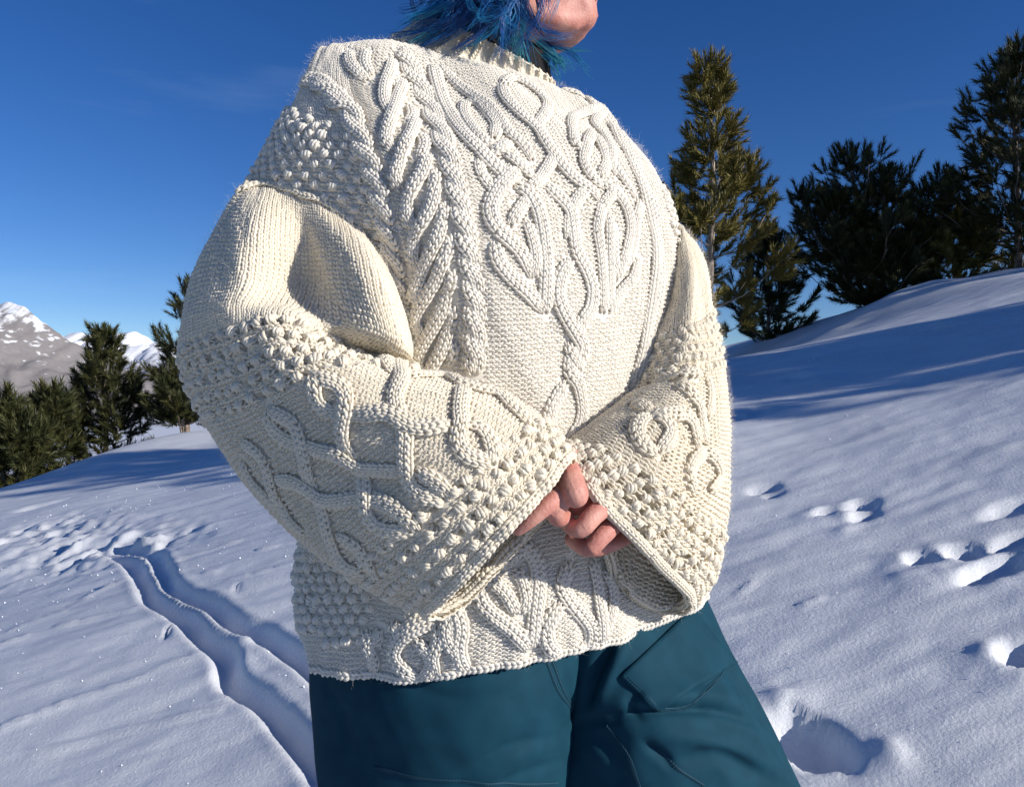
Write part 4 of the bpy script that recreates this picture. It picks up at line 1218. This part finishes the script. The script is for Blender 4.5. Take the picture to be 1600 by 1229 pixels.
# edges: cast-on rope round hem and cuffs
def edge(surf, parent, mat, width=.009):
    n = 400; u = np.linspace(0, surf.L, n)
    uv = np.stack([u, np.full(n, surf.V - 0.001)], 1)
    cable(surf, None, parent, mat, width=width, cols=1, height=.0035, ends=False, name="edge_rib", uv=uv, register=False)
def inner_edge(surf, parent, mat):
    n = int(surf.L / 0.006); u = (np.arange(n) + .5) / n * surf.L; v = np.full(n, surf.V - .0015)
    du, dv, nn = surf.frame(u, v); du /= np.linalg.norm(du, axis=1)[:, None]; dv /= np.linalg.norm(dv, axis=1)[:, None]
    bag = Bag(); fr = np.stack([dv * .0015, du * .00108, -nn * .0012], 1); p = surf.pos(u, v) - nn * .0052
    for T in (KNIT_L, KNIT_R): bag.add(*instance(T, p, fr))
    link("edge_rib", bag.mesh("edge_rib"), mat, parent)
inner_edge(sleeve_l, left_sleeve, M_SLEEVE); inner_edge(sleeve_r, right_sleeve, M_SLEEVE)
edge(torso, sweater_body, M_WOOL); edge(sleeve_l, left_sleeve, M_SLEEVE, .011); edge(sleeve_r, right_sleeve, M_SLEEVE, .011)

# ---- bobbles
from collections import Counter
def poly_test(surf, poly, need_face=True):
    poly = np.array(poly, float)
    def t(u, v):
        p = surf.pos(np.array([u]), np.array([v]))[0]; x, y = project(p)
        ins = False; j = len(poly) - 1
        for i in range(len(poly)):
            if (poly[i, 1] > y) != (poly[j, 1] > y) and x < (poly[j, 0] - poly[i, 0]) * (y - poly[i, 1]) / (poly[j, 1] - poly[i, 1]) + poly[i, 0]: ins = not ins
            j = i
        return ins and away_from_cables(surf, np.array([u]), np.array([v]), 0.9)[0]
    return t
nb = 0
# shoulder panel and the strip down to the arm
shoulder = [(425, 170), (470, 175), (520, 200), (548, 215), (560, 250), (578, 300), (592, 350), (605, 400), (618, 450), (632, 520), (600, 520), (560, 420), (520, 345), (440, 320), (360, 330), (385, 260)]
nb += bobble_rows(torso, -0.12, torso.uk[1] + 0.03, vt[1], vt[6], .0165, .0125, sweater_body, M_WOOL, 1.05, 11, poly_test(torso, shoulder))
# shaded left side above the hem
side = [(462, 860), (560, 860), (585, 930), (575, 1010), (560, 1020), (470, 985)]
nb += bobble_rows(torso, -0.12, torso.uk[1] + 0.02, vt[7], vt[10] - 0.03, .0165, .0125, sweater_body, M_WOOL, 1.05, 12, poly_test(torso, side))
redge = [(1030, 290), (1050, 300), (1075, 370), (1062, 400), (1040, 330)]
nb += bobble_rows(torso, torso.uk[5], torso.uk[6] + 0.05, vt[2], vt[5], .0165, .0125, sweater_body, M_WOOL, 0.9, 13, poly_test(torso, redge))
# elbow band and cuff of the left sleeve
u_all = (-0.02, sleeve_l.uk[4] + 0.03)
nb += bobble_rows(sleeve_l, *u_all, lv[4] + 0.003, lv[5] + 0.020, .0185, .0150, left_sleeve, M_SLEEVE, 0.96, 14, poly_test(sleeve_l, [(280, 480), (420, 470), (520, 510), (660, 560), (650, 590), (560, 560), (500, 575), (460, 610), (420, 640), (380, 660), (330, 690), (270, 560)]))
nb += bobble_rows(sleeve_l, *u_all, lv[8] + 0.002, lv[9] - 0.006, .0185, .0165, left_sleeve, M_SLEEVE, 0.92, 15, lambda u, v: True)
# cuff and upper band of the right sleeve
u_all = (-0.02, sleeve_r.uk[4] + 0.03)
nb += bobble_rows(sleeve_r, *u_all, rv[2], rv[3] + 0.01, .0175, .0150, right_sleeve, M_SLEEVE, 0.85, 16, lambda u, v: True)
nb += bobble_rows(sleeve_r, *u_all, rv[6] + 0.004, rv[8] - 0.006, .0160, .0140, right_sleeve, M_SLEEVE, 0.9, 17, lambda u, v: True)
build_bobbles()
fuzz(torso, 36000, sweater_body, M_WOOL, 91, -0.12, torso.uk[7])
fuzz(sleeve_l, 26000, left_sleeve, M_SLEEVE, 92)
fuzz(sleeve_r, 20000, right_sleeve, M_SLEEVE, 93)

# ---- ribbed collar round the neck
def collar():
    c = P(757, 92, 1.110); n = 360; a = np.arange(n) / n * 2 * np.pi
    ax, ay = np.array([0.094, 0.028, -0.036]), np.array([-0.02, 0.060, 0.022])
    ring = c[None] + np.cos(a)[:, None] * ax + np.sin(a)[:, None] * ay
    up = np.cross(ax, ay); up /= np.linalg.norm(up)
    if up[2] < 0: up = -up
    out = np.cos(a)[:, None] * ax + np.sin(a)[:, None] * ay; out /= np.linalg.norm(out, axis=1)[:, None]
    prof = [(-0.030, 0.022), (-0.018, 0.010), (-0.006, 0.002), (0.006, -0.003), (0.012, -0.005), (0.013, -0.009), (0.008, -0.012), (-0.012, -0.012)]
    rib = 0.0028 * np.sin(a * 34)
    bag = Bag(); rows = []
    for h, o in prof: rows.append(ring + up[None] * h + out * (o + (rib if o > -0.008 else 0 * rib))[:, None])
    bag.add(np.array(rows).reshape(-1, 3), grid_faces(len(prof), n, True))
    # knit stitches on each rib
    for k in range(34):
        ang = (k + 0.25) / 34 * 2 * np.pi; j = int(ang / (2 * np.pi) * n) % n
        for h0 in np.arange(-0.027, 0.012, 0.0052):
            o = np.interp(h0, [q[0] for q in prof[:5]], [q[1] for q in prof[:5]])
            sl = np.array([0, 1.0])
            p = ring[j] + up * h0 + out[j] * (o + 0.0026)
            tg = np.cross(up, out[j]); tg /= np.linalg.norm(tg)
            fr = np.stack([tg * 0.0012, -up * 0.001, out[j] * 0.001])[None]
            for T in (KNIT_L, KNIT_R): bag.add(*instance(T, p[None], fr))
    return bag.mesh("collar")
link("collar", collar(), M_SLEEVE, person)

# ------------------------------------------------------------------ body: head, neck, arms, hands in one mesh
def vox(parts, size, smooth):
    """union of closed pieces as one skin"""
    bag = Bag()
    for v, q, t in parts: bag.add(v, q, t)
    me = bag.mesh("tmp"); o = bpy.data.objects.new("tmp", me); COL.objects.link(o)
    md = o.modifiers.new("r", 'REMESH'); md.mode = 'VOXEL'; md.voxel_size = size
    sm = o.modifiers.new("s", 'SMOOTH'); sm.factor = 0.5; sm.iterations = smooth
    dg = bpy.context.evaluated_depsgraph_get(); ev = o.evaluated_get(dg); m2 = ev.to_mesh()
    n = len(m2.vertices); v = np.empty(n * 3, np.float32); m2.vertices.foreach_get("co", v)
    nl = len(m2.loops); li = np.empty(nl, np.int32); m2.loops.foreach_get("vertex_index", li)
    ls = np.empty(len(m2.polygons), np.int32); m2.polygons.foreach_get("loop_total", ls)
    quads = li.reshape(-1, 4) if np.all(ls == 4) else None
    if quads is None:
        quads = []; k = 0
        for c in ls:
            f = li[k:k + c]; k += c
            if c == 4: quads.append(f)
            elif c == 3: quads.append([f[0], f[1], f[2], f[2]])
        quads = np.array(quads)
    ev.to_mesh_clear(); bpy.data.objects.remove(o); bpy.data.meshes.remove(me)
    return v.reshape(-1, 3).astype(float), quads

def chain(pts, rads, n=26, ns=14):
    pts = np.array([P(*p) for p in pts]); rads = np.array(rads, float)
    seg = np.linalg.norm(np.diff(pts, axis=0), axis=1); k = np.concatenate([[0], np.cumsum(seg)]); t = np.linspace(0, k[-1], n)
    c = hermite(k, pts, t); r = hermite(k, rads[:, None], t)[:, 0]
    # rounded tip
    e = np.clip((k[-1] - t) / rads[-1], 0, 1); r = r * np.sqrt(np.clip(1 - (1 - e)**2, 0.03, 1))
    return sweep(c, r, ns)

def ball(c, rad, axes=None, nu=20, nv=12):
    a = np.arange(nu) / nu * 2 * np.pi; b = np.linspace(0.02, np.pi - 0.02, nv)
    B, A = np.meshgrid(b, a, indexing='ij')
    p = np.stack([np.sin(B) * np.cos(A), np.sin(B) * np.sin(A), np.cos(B)], -1) * np.asarray(rad, float)
    if axes is not None: p = p @ np.asarray(axes)
    p = (p + np.asarray(c)).reshape(-1, 3)
    q = grid_faces(nv, nu, True); n = len(p)
    p = np.vstack([p, p[:nu].mean(0), p[-nu:].mean(0)]); j = np.arange(nu); j2 = (j + 1) % nu
    t = np.vstack([np.stack([np.full(nu, n), j2, j], -1), np.stack([np.full(nu, n + 1), (nv - 1) * nu + j, (nv - 1) * nu + j2], -1)])
    return p, q, t

hands = []
# hand from the near sleeve: thumb over the other hand, forefinger along the cuff, folded fingers
hands.append(chain([(905, 752, .812), (878, 770, .774), (854, 789, .757), (830, 810, .755), (800, 832, .762)], [.0105, .0102, .0092, .0082, .0068]))
hands.append(chain([(900, 758, .812), (880, 778, .772), (867, 799, .766), (872, 809, .778), (890, 808, .800)], [.0110, .0108, .0098, .0088, .0080]))
hands.append(chain([(884, 728, .815), (890, 748, .783), (899, 772, .762), (908, 790, .765)], [.0140, .0140, .0134, .0112]))
hands.append(ball(P(868, 738, .825), (.038, .018, .032)))
# hand from the sunny sleeve: fingers curled round it
hands.append(chain([(1000, 795, .870), (958, 788, .825), (926, 806, .783), (907, 826, .779), (893, 822, .79), (878, 808, .805)], [.0112, .0108, .0104, .0096, .0088, .0080]))
hands.append(chain([(1008, 818, .875), (972, 810, .835), (939, 838, .795), (920, 857, .792), (905, 850, .803), (884, 836, .815)], [.0112, .0106, .0101, .0092, .0085, .0078]))
hands.append(chain([(1012, 838, .88), (990, 832, .85), (955, 849, .825), (928, 858, .818), (905, 850, .825)], [.0105, .0096, .0088, .0080, .0074]))
hands.append(chain([(985, 772, .875), (940, 772, .83), (905, 790, .805), (888, 800, .81)], [.0112, .0104, .0095, .0088]))
hands.append(ball(P(1008, 797, .885), (.034, .020, .036)))
hv, hq = vox(hands, 0.00135, 4)
# finger nails are pressed in as shallow facets; skin creases over the knuckles
def dent(v, c, axis, n, L, wid, dep, count):
    """fine wrinkles across a finger at c: n out of the skin, axis along the finger"""
    c = np.asarray(c); axis = axis / np.linalg.norm(axis); n = n / np.linalg.norm(n)
    d = v - c; a = d @ axis; s = d - a[:, None] * axis; r = np.linalg.norm(s, axis=1)
    w = np.exp(-(a / L)**2) * np.exp(-(r / wid)**4)
    return v - n[None] * (dep * w * (0.5 + 0.5 * np.cos(a / L * count * np.pi)))[:, None]
toCam = np.array([0.1, -1, 0.1])
hv = dent(hv, P(864, 784, .765), P(829, 811, .773) - P(876, 770, .782), toCam, .008, .013, .0017, 6)
hv = dent(hv, P(892, 752, .77), P(908, 790, .765) - P(884, 728, .815), toCam, .009, .015, .0014, 6)
hv = dent(hv, P(913, 832, .762), P(893, 822, .785) - P(925, 806, .770), toCam, .0035, .010, .0012, 2)
hv = dent(hv, P(924, 858, .773), P(905, 850, .797) - P(938, 838, .780), toCam, .0035, .010, .0012, 2)

# head turned to the right, neck
H0 = P(818, -48, 1.12)
fw = np.array([0.985, -0.17, 0.0]); fw /= np.linalg.norm(fw); upv = np.array([0.0, 0, 1.0]); lf = np.cross(upv, fw)
AX = np.stack([fw, lf, upv])
def hb(c, rad, **k): return ball(H0 + np.asarray(c) @ AX, rad, AX, **k)
head = [hb((-.015, 0, .055), (.098, .076, .098)), hb((.035, 0, .0), (.062, .062, .085)), hb((.020, 0, -.055), (.066, .056, .040)),
        hb((.040, 0, -.070), (.052, .047, .030)), hb((.086, 0, -.072), (.021, .027, .022)), hb((.074, 0, -.048), (.030, .037, .032)),
        hb((.100, 0, -.0425), (.0105, .020, .0065)), hb((.102, 0, -.030), (.0105, .019, .0060)), hb((.098, 0, .000), (.016, .014, .020)), hb((.110, 0, -.008), (.014, .011, .012)),
        hb((.086, 0, .025), (.016, .010, .030)), hb((.060, .040, -.005), (.030, .020, .022)), hb((.060, -.040, -.005), (.030, .020, .022)),
        hb((.075, .032, .030), (.014, .015, .012)), hb((.075, -.032, .030), (.014, .015, .012)), hb((.075, 0, .05), (.022, .05, .014)),
        hb((-.012, .075, .0), (.018, .010, .032)), hb((-.012, -.075, .0), (.018, .010, .032))]
for sg in (-1, 1):
    jw = np.array([(-.015, sg * .058, -.035), (-.002, sg * .056, -.072), (.040, sg * .042, -.090), (.080, sg * .014, -.088)]) @ AX + H0
    head.append(sweep(resample(jw, 20), np.interp(np.linspace(0, 1, 20), [0, .5, 1], [.018, .018, .014]), 12))
nk = np.array([H0 + np.array([-.035, 0, .0]) @ AX, H0 + np.array([-.035, 0, -.09]) @ AX, P(775, 95, 1.14), P(768, 190, 1.12)])
nkd = resample(nk, 16); head.append(sweep(nkd, np.interp(np.linspace(0, 1, 16), [0, .35, .7, 1], [.050, .054, .056, .085]), 20))
head.append(ball(P(760, 330, 1.06), (.13, .06, .15)))
head.append(chain([(760, 250, 1.10), (600, 260, 1.05), (480, 340, .985), (440, 520, .93), (470, 620, .89), (500, 650, .87)], [.05, .045, .04, .04, .04, .036], 40))
head.append(chain([(760, 250, 1.10), (900, 300, 1.13), (1015, 390, 1.13), (1050, 500, 1.07), (1075, 600, 1.03), (1080, 670, .98)], [.05, .045, .036, .036, .036, .034], 40))
head.append(chain([(500, 650, .87), (600, 680, .84), (760, 712, .83), (868, 736, .825)], [.036, .034, .030, .026], 30))
head.append(chain([(1080, 670, .98), (1060, 710, .94), (1035, 750, .91), (1008, 790, .885)], [.034, .032, .028, .026], 30))
head.append(ball(P(780, 700, 1.02), (.14, .09, .25)))
ev_, eq_ = vox(head, 0.0058, 12)
ev_ = ev_
bag = Bag(); bag.add(hv, hq); bag.add(ev_, eq_)
body_me = bag.mesh("person")
M_SKIN, nt, b = new_mat("skin")
tc, no, ra = noise_colour(nt, b, (0.44, 0.165, 0.130), (0.63, 0.31, 0.24), 45.0, 8.0)
b.inputs["Roughness"].default_value = 0.58; b.inputs["Subsurface Weight"].default_value = 0.12; b.inputs["Subsurface Radius"].default_value = (0.01, 0.004, 0.002)
b.inputs["Subsurface Scale"].default_value = 0.5
add_bump(nt, b, tc, 330.0, 0.55, 0.0014, 8.0)
body_me.materials.append(M_SKIN)
old = person.data; person.data = body_me; bpy.data.meshes.remove(old)

# lip stud
link("lip_stud", mesh_np("lip_stud", *(lambda r: (r[0], [r[1], r[2]]))(hb((.112, -.010, -.052), (.0028, .0028, .0028), nu=10, nv=7))), simple_mat("steel", (.7, .7, .72), (.8, .8, .82), 50, .12, .8), person)
bpy.data.materials["steel"].node_tree.nodes["Principled BSDF"].inputs["Metallic"].default_value = 1.0

# black neckline of the layer under the sweater
M_BLACK = simple_mat("black_jersey", (0.008, 0.008, 0.010), (0.016, 0.016, 0.018), 300, .9, .2)
ang = np.arange(64) / 64 * 2 * np.pi
cc = P(768, 74, 1.125)
rows = []
for h, k in ((-.05, 1.0), (-.02, .95), (.018, .88), (.020, .84), (.0, .82)):
    rows.append(cc + (np.cos(ang)[:, None] * np.array([.088, .020, -.024]) + np.sin(ang)[:, None] * np.array([-.012, .056, .018])) * k + np.array([0.003, 0, h]))
link("undershirt_collar", mesh_np("undershirt_collar", np.array(rows).reshape(-1, 3), grid_faces(5, 64, True)), M_BLACK, person)

# ------------------------------------------------------------------ hair and hat
M_HAIR, nt, b = new_mat("blue_hair")
tc = nt.nodes.new("ShaderNodeTexCoord"); at = nt.nodes.new("ShaderNodeAttribute"); at.attribute_name = "tone"
ra = nt.nodes.new("ShaderNodeValToRGB"); cr = ra.color_ramp
cr.elements[0].position = 0.0; cr.elements[0].color = (0.003, 0.010, 0.030, 1)
cr.elements[1].position = 1.0; cr.elements[1].color = (0.03, 0.30, 0.36, 1)
e = cr.elements.new(0.35); e.color = (0.003, 0.060, 0.26, 1)
e = cr.elements.new(0.7); e.color = (0.006, 0.15, 0.40, 1)
nt.links.new(at.outputs["Fac"], ra.inputs["Fac"]); nt.links.new(ra.outputs["Color"], b.inputs["Base Color"])
b.inputs["Roughness"].default_value = 0.36; b.inputs["Specular IOR Level"].default_value = 0.6
GUIDES = [  # (points px,py,depth ; strands ; root spread m ; tip spread m ; tone root, tone tip)
 ([(735, -50, 1.05), (705, 0, 1.04), (668, 28, 1.045), (636, 44, 1.05), (608, 62, 1.06)], 70, .016, .010, .3, .8),
 ([(745, -50, 1.04), (715, 8, 1.03), (685, 34, 1.03), (655, 50, 1.04), (628, 62, 1.05)], 80, .016, .012, .2, .95),
 ([(760, -50, 1.03), (735, 10, 1.02), (705, 38, 1.02), (670, 52, 1.03), (645, 64, 1.04)], 80, .016, .012, .25, .5),
 ([(775, -50, 1.03), (752, 0, 1.01), (735, 30, 1.01), (705, 52, 1.02), (675, 66, 1.03)], 80, .018, .012, .05, .4),
 ([(785, -50, 1.03), (768, 0, 1.005), (755, 28, 1.01), (740, 50, 1.02), (718, 70, 1.04)], 70, .020, .016, .3, .6),
 ([(800, -50, 1.03), (792, 0, 1.01), (784, 30, 1.01), (776, 50, 1.02), (770, 72, 1.04)], 80, .018, .016, .35, .55),
 ([(815, -50, 1.035), (808, 0, 1.02), (800, 30, 1.03), (800, 60, 1.04), (812, 84, 1.05)], 60, .012, .014, .4, .8),
 ([(822, -50, 1.04), (815, 0, 1.03), (806, 40, 1.04), (818, 72, 1.05), (842, 106, 1.06)], 34, .010, .012, .45, .95),
 ([(826, -50, 1.045), (820, 0, 1.04), (812, 45, 1.05), (835, 82, 1.06), (866, 112, 1.07)], 26, .010, .014, .5, 1.0),
 ([(812, 40, 1.14), (838, 70, 1.13), (862, 86, 1.12), (892, 98, 1.12)], 60, .010, .014, .3, 1.0),
 ([(830, 60, 1.14), (852, 82, 1.12), (870, 100, 1.11), (884, 120, 1.11)], 50, .010, .014, .4, 1.0),
 ([(805, -40, 1.02), (815, 18, 1.02), (842, 44, 1.025), (880, 57, 1.03), (914, 50, 1.045)], 40, .007, .003, .35, .6),
 ([(838, -50, 1.035), (858, -10, 1.025), (860, 20, 1.025), (868, 46, 1.03)], 22, .004, .002, .3, .6),
 ([(818, -50, 1.03), (838, 0, 1.025), (842, 22, 1.025), (832, 46, 1.035)], 26, .006, .004, .3, .6),
 ([(775, 20, 1.01), (752, 48, 1.015), (735, 66, 1.02), (722, 82, 1.035)], 16, .006, .006, .7, 1.0),
 ([(740, -40, 1.01), (742, 0, 1.0), (752, 22, 1.0), (785, 36, 1.0)], 50, .022, .012, .35, .6),
 ([(800, -40, 1.01), (798, 0, 1.0), (785, 26, 1.0), (750, 40, 1.005)], 50, .018, .012, .35, .65),
 ([(700, -60, 1.08), (690, 0, 1.08), (690, 30, 1.085), (660, 58, 1.09)], 110, .026, .018, .0, .1),
 ([(750, -20, 1.07), (745, 20, 1.07), (735, 45, 1.075), (715, 66, 1.09)], 130, .026, .018, .0, .12),
]
def hair():
    r = np.random.default_rng(17); V, Q, T, tone, n0 = [], [], [], [], 0
    for pts, num, rs, ts, t0, t1 in GUIDES:
        g = np.array([P(*p) for p in pts]); g = resample(g, 10); s = np.linspace(0, 1, 10)
        nl = max(3, num // 9); lk = [(r.normal(0, rs, 3) * [1, .6, .4], r.normal(0, ts * 1.15, 3), r.normal(0, .007), r.random() * 6.28, r.uniform(.75, 1.06), r.normal(0, .12)) for _ in range(nl)]
        for i_ in range(int(num * 1.25)):
            l0, l1, lw, lp, ll, lt = lk[i_ % nl]
            o0 = l0 + r.normal(0, .0035, 3); o1 = l1 + r.normal(0, .0026, 3) * (3 if r.random() < .12 else 1)
            ln = ll * r.uniform(0.9, 1.04)
            ph = lp + r.normal(0, .25); wv = lw + r.normal(0, .0012)
            p = hermite(s, g, np.clip(s * ln, 0, 1)) + o0 * (1 - s)[:, None] + o1 * (s**1.4)[:, None]
            p[:, 0] += wv * np.sin(s * 7 + ph); p[:, 2] += wv * np.cos(s * 6 + ph) * 0.6
            rad = np.full(10, r.uniform(.00022, .00055)) * np.interp(s, [0, .75, 1], [1, .9, .25])
            v, q, t = sweep(p, rad, 3, cap=False)
            V.append(v); Q.append(q + n0); n0 += len(v)
            tn = np.clip(t0 + (t1 - t0) * s + lt + r.normal(0, .10), 0, 1); tone.append(np.repeat(tn, 3))
    me = mesh_np("hair", np.vstack(V), np.vstack(Q))
    a = me.attributes.new("tone", 'FLOAT', 'POINT'); a.data.foreach_set("value", np.concatenate(tone).astype(np.float32))
    return me
link("hair", hair(), M_HAIR, person, label="choppy blue hair with teal tips")

M_HAT = simple_mat("teal_hat_wool", (0.012, 0.06, 0.065), (0.025, 0.10, 0.10), 120, .95, .2, (500, .5, .001))
n = 160; a = np.arange(n) / n * 2 * np.pi; rows = []
for lat, k in ((-.32, 1.03), (-.30, 1.07), (-.12, 1.08), (-.08, 1.05), (.1, 1.05), (.4, 1.05), (.8, 1.04), (1.2, 1.04), (1.5, 1.05)):
    rib = 1 + .018 * np.sin(a * 40)
    q = np.stack([-.015 + .106 * k * np.cos(lat) * np.cos(a) * rib, .088 * k * np.cos(lat) * np.sin(a) * rib, .075 + .11 * k * np.sin(lat) - .035 * (np.cos(a) < 0) * np.abs(np.cos(a))], -1)
    rows.append(H0 + q @ AX)
link("knitted_hat", mesh_np("knitted_hat", np.array(rows).reshape(-1, 3), grid_faces(len(rows), n, True)), M_HAT, person)

# ------------------------------------------------------------------ trousers
M_TROUSER, nt, b = new_mat("teal_softshell")
tc, no, ra = noise_colour(nt, b, (0.0065, 0.039, 0.064), (0.0080, 0.047, 0.075), 40.0, 3.0)
b.inputs["Roughness"].default_value = 0.75; b.inputs["Specular IOR Level"].default_value = 0.10
add_bump(nt, b, tc, 700.0, 0.12, 0.0003, 2.0)
M_THREAD = simple_mat("teal_thread", (0.008, 0.048, 0.078), (0.010, 0.056, 0.088), 300, .7)

def leg_ctrl(rings):
    out = []
    for (l, y, dl), (m1, dm1), (m2, dm2), (r, y2, dr), thick in rings:
        p = [P(l, y, dl), P(m1, (2 * y + y2) / 3, dm1), P(m2, (y + 2 * y2) / 3, dm2), P(r, y2, dr)]
        p += [p[2] + np.array([0, thick, 0]), p[1] + np.array([0, thick, 0])]
        out.append(p)
    return np.array(out)
LEG_L = [
 ((500, 930, 1.0), (610, .93), (760, .91), (905, 900, .96), .22),
 ((488, 1000, .99), (600, .915), (760, .895), (910, 980, .95), .23),
 ((484, 1060, .98), (600, .895), (760, .875), (906, 1060, .945), .25),
 ((488, 1130, .98), (600, .892), (760, .872), (898, 1125, .95), .23),
 ((498, 1235, .97), (605, .895), (755, .88), (884, 1235, .95), .19),
 ((515, 1400, .96), (610, .90), (740, .89), (860, 1400, .94), .16),
 ((540, 1750, .95), (620, .92), (720, .92), (800, 1750, .95), .12),
 ((560, 2150, .95), (620, .93), (700, .93), (770, 2150, .95), .10),
]
LEG_R = [
 ((860, 900, .98), (930, .955), (1030, 1.0), (1080, 880, 1.08), .20),
 ((872, 980, .965), (945, .935), (1045, .985), (1112, 950, 1.06), .21),
 ((884, 1050, .957), (960, .925), (1065, .96), (1145, 1020, 1.04), .22),
 ((888, 1125, .96), (970, .915), (1090, .93), (1188, 1100, 1.02), .22),
 ((880, 1235, .96), (985, .915), (1120, .925), (1255, 1235, 1.01), .19),
 ((890, 1400, .96), (1010, .92), (1150, .925), (1290, 1400, 1.00), .17),
 ((950, 1700, .97), (1050, .94), (1150, .94), (1260, 1700, 1.00), .13),
 ((980, 2050, .98), (1050, .96), (1130, .96), (1210, 2050, 1.00), .10),
]
leg_l = Surf(leg_ctrl(LEG_L), 380, 420, slice(1, 5)); leg_r = Surf(leg_ctrl(LEG_R), 380, 420, slice(1, 5))
def wrinkle(s, seed, amp):
    U, V = np.meshgrid(s.us, s.vs)
    # seamless round the leg
    a = U / s.L * 2 * np.pi
    s.displace(amp * fbm(2.2 * np.cos(a) + V * 7, 2.2 * np.sin(a) + V * 3, 2, seed))
wrinkle(leg_l, 61, .003); wrinkle(leg_r, 66, .005)
for pts, w, d in [([(640, 1066), (700, 1090), (790, 1085)], .008, .003), ([(870, 1150), (800, 1165), (720, 1210)], .007, .004), ([(505, 1060), (530, 1110), (545, 1180)], .008, .003), ([(880, 1185), (820, 1205), (770, 1225)], .006, .003), ([(880, 1045), (893, 1090), (905, 1120)], .008, .004), ([(560, 1100), (680, 1150), (820, 1130)], .04, -.005), ([(900, 1110), (840, 1150), (760, 1180)], .015, .004), ([(500, 1100), (560, 1160), (620, 1220)], .03, .004), ([(870, 1130), (800, 1190), (760, 1229)], .012, -.004)]:
    leg_l.crease(pts, w, d)
for pts, w, d in [([(905, 1130), (960, 1120), (1040, 1108), (1120, 1110), (1180, 1128)], .007, .010), ([(920, 1100), (990, 1095), (1070, 1085), (1150, 1090)], .010, -.006),
                  ([(960, 1000), (935, 1050), (915, 1100)], .008, .010), ([(975, 1005), (955, 1050), (935, 1090)], .008, -.008), ([(1000, 1080), (985, 1100), (1000, 1120)], .006, .006),
                  ([(1010, 1160), (1035, 1180), (1050, 1200)], .006, .008), ([(1000, 1150), (1060, 1150), (1130, 1165), (1190, 1190)], .012, -.006), ([(1060, 1190), (1120, 1180), (1200, 1215)], .010, .007),
                  ([(910, 1160), (960, 1190), (1010, 1225)], .015, -.005), ([(930, 1140), (960, 1180), (980, 1225)], .010, .006)]:
    leg_r.crease(pts, w, d)
trousers = link("trousers", None, None, person); trousers.empty_display_size = .1
trousers["label"] = "dark teal softshell trousers"
tl_me = leg_l.mesh("trouser_leg", 0); tr_me = leg_r.mesh("trouser_leg", 0)
link("trouser_leg", tl_me, M_TROUSER, trousers, label="trouser leg on the left, straight and smooth"); link("trouser_leg", tr_me, M_TROUSER, trousers, label="trouser leg on the right, bent and creased")
def seam_line(surf, pts, name="stitched_seam", off=.0008, rad=.0007, stitch=True):
    uv = resample(surf.trace(pts), 90); c = surf.pos(uv[:, 0], uv[:, 1]) + surf.frame(uv[:, 0], uv[:, 1])[2] * off
    n = surf.frame(uv[:, 0], uv[:, 1])[2]; sg = np.concatenate([[0], np.cumsum(np.linalg.norm(np.diff(c, axis=0), axis=1))])
    bag = Bag()
    for side in (-.0016, .0016):          # two rows of short stitches
        tn = np.gradient(c, axis=0); tn /= np.linalg.norm(tn, axis=1)[:, None]; cs = c + np.cross(n, tn) * side
        for a in np.arange(0, sg[-1] - .003, .0036):
            pts = np.stack([np.interp(np.linspace(a, a + .0026, 5), sg, cs[:, k]) for k in range(3)], -1)
            bag.add(*sweep(pts, np.array([.5, 1, 1, 1, .5]) * rad * .62, 5))
    v, q, t = sweep(c - n * off, np.full(len(c), .0011), 6); bag.add(v, q, t)
    link(name, bag.mesh(name), M_THREAD, trousers)
for pts in ([(862, 1030), (882, 1080), (904, 1113)], [(855, 1034), (874, 1080), (896, 1114)], [(584, 1198), (650, 1214), (746, 1222), (872, 1222)]): seam_line(leg_l, pts)
for pts in ([(947, 1132), (965, 1155), (982, 1180), (1000, 1229)], [(1027, 1170), (1060, 1200), (1100, 1226)]): seam_line(leg_r, pts)
# pocket flap on the hip
A, B_, C_, D_ = np.array([968, 1056.]), np.array([1025, 1110.]), np.array([1150, 1036.]), np.array([1080, 950.])
I, J = np.meshgrid(np.linspace(0, 1, 26), np.linspace(0, 1, 14), indexing='ij')
fp = (A * (1 - J[..., None]) + B_ * J[..., None]) * (1 - I[..., None]) + (D_ * (1 - J[..., None]) + C_ * J[..., None]) * I[..., None]
uv = np.array([leg_r.uv_at(*q) for q in fp.reshape(-1, 2)]); nrm = leg_r.frame(uv[:, 0], uv[:, 1])[2]; base = leg_r.pos(uv[:, 0], uv[:, 1])
base = base.reshape(26, 14, 3); nrm = nrm.reshape(26, 14, 3)
for _ in range(6):
    base[1:-1, 1:-1] = (base[:-2, 1:-1] + base[2:, 1:-1] + base[1:-1, :-2] + base[1:-1, 2:]) / 4
flap = link("pocket_flap", mesh_np("pocket_flap", (base + nrm * .0022).reshape(-1, 3), grid_faces(26, 14)), M_TROUSER, trousers)
md = flap.modifiers.new("t", 'SOLIDIFY'); md.thickness = .0022; md.offset = 0
seam_line(leg_r, [(980, 1058), (1026, 1102), (1140, 1034)], off=.0036, rad=.0006)
# boots sunk in the snow below the picture
M_BOOT = simple_mat("boot_leather", (.02, .02, .022), (.035, .034, .033), 30, .6)
for sf, nm in ((leg_l, 0), (leg_r, 1)):
    c = sf.T[-1].mean(0); fwd = np.array([-.25, .97, 0])
    cpts = np.array([c + np.array([0, -.03, .10]), c + np.array([0, -.02, -.02]), c + fwd * .06 + np.array([0, 0, -.06]), c + fwd * .16 + np.array([0, 0, -.075]), c + fwd * .22 + np.array([0, 0, -.085])])
    v, q, t = sweep(resample(cpts, 18), np.interp(np.linspace(0, 1, 18), [0, .4, .8, 1], [.055, .055, .048, .03]), 14)
    link("boot", mesh_np("boot", v, [q, t]), M_BOOT, person)
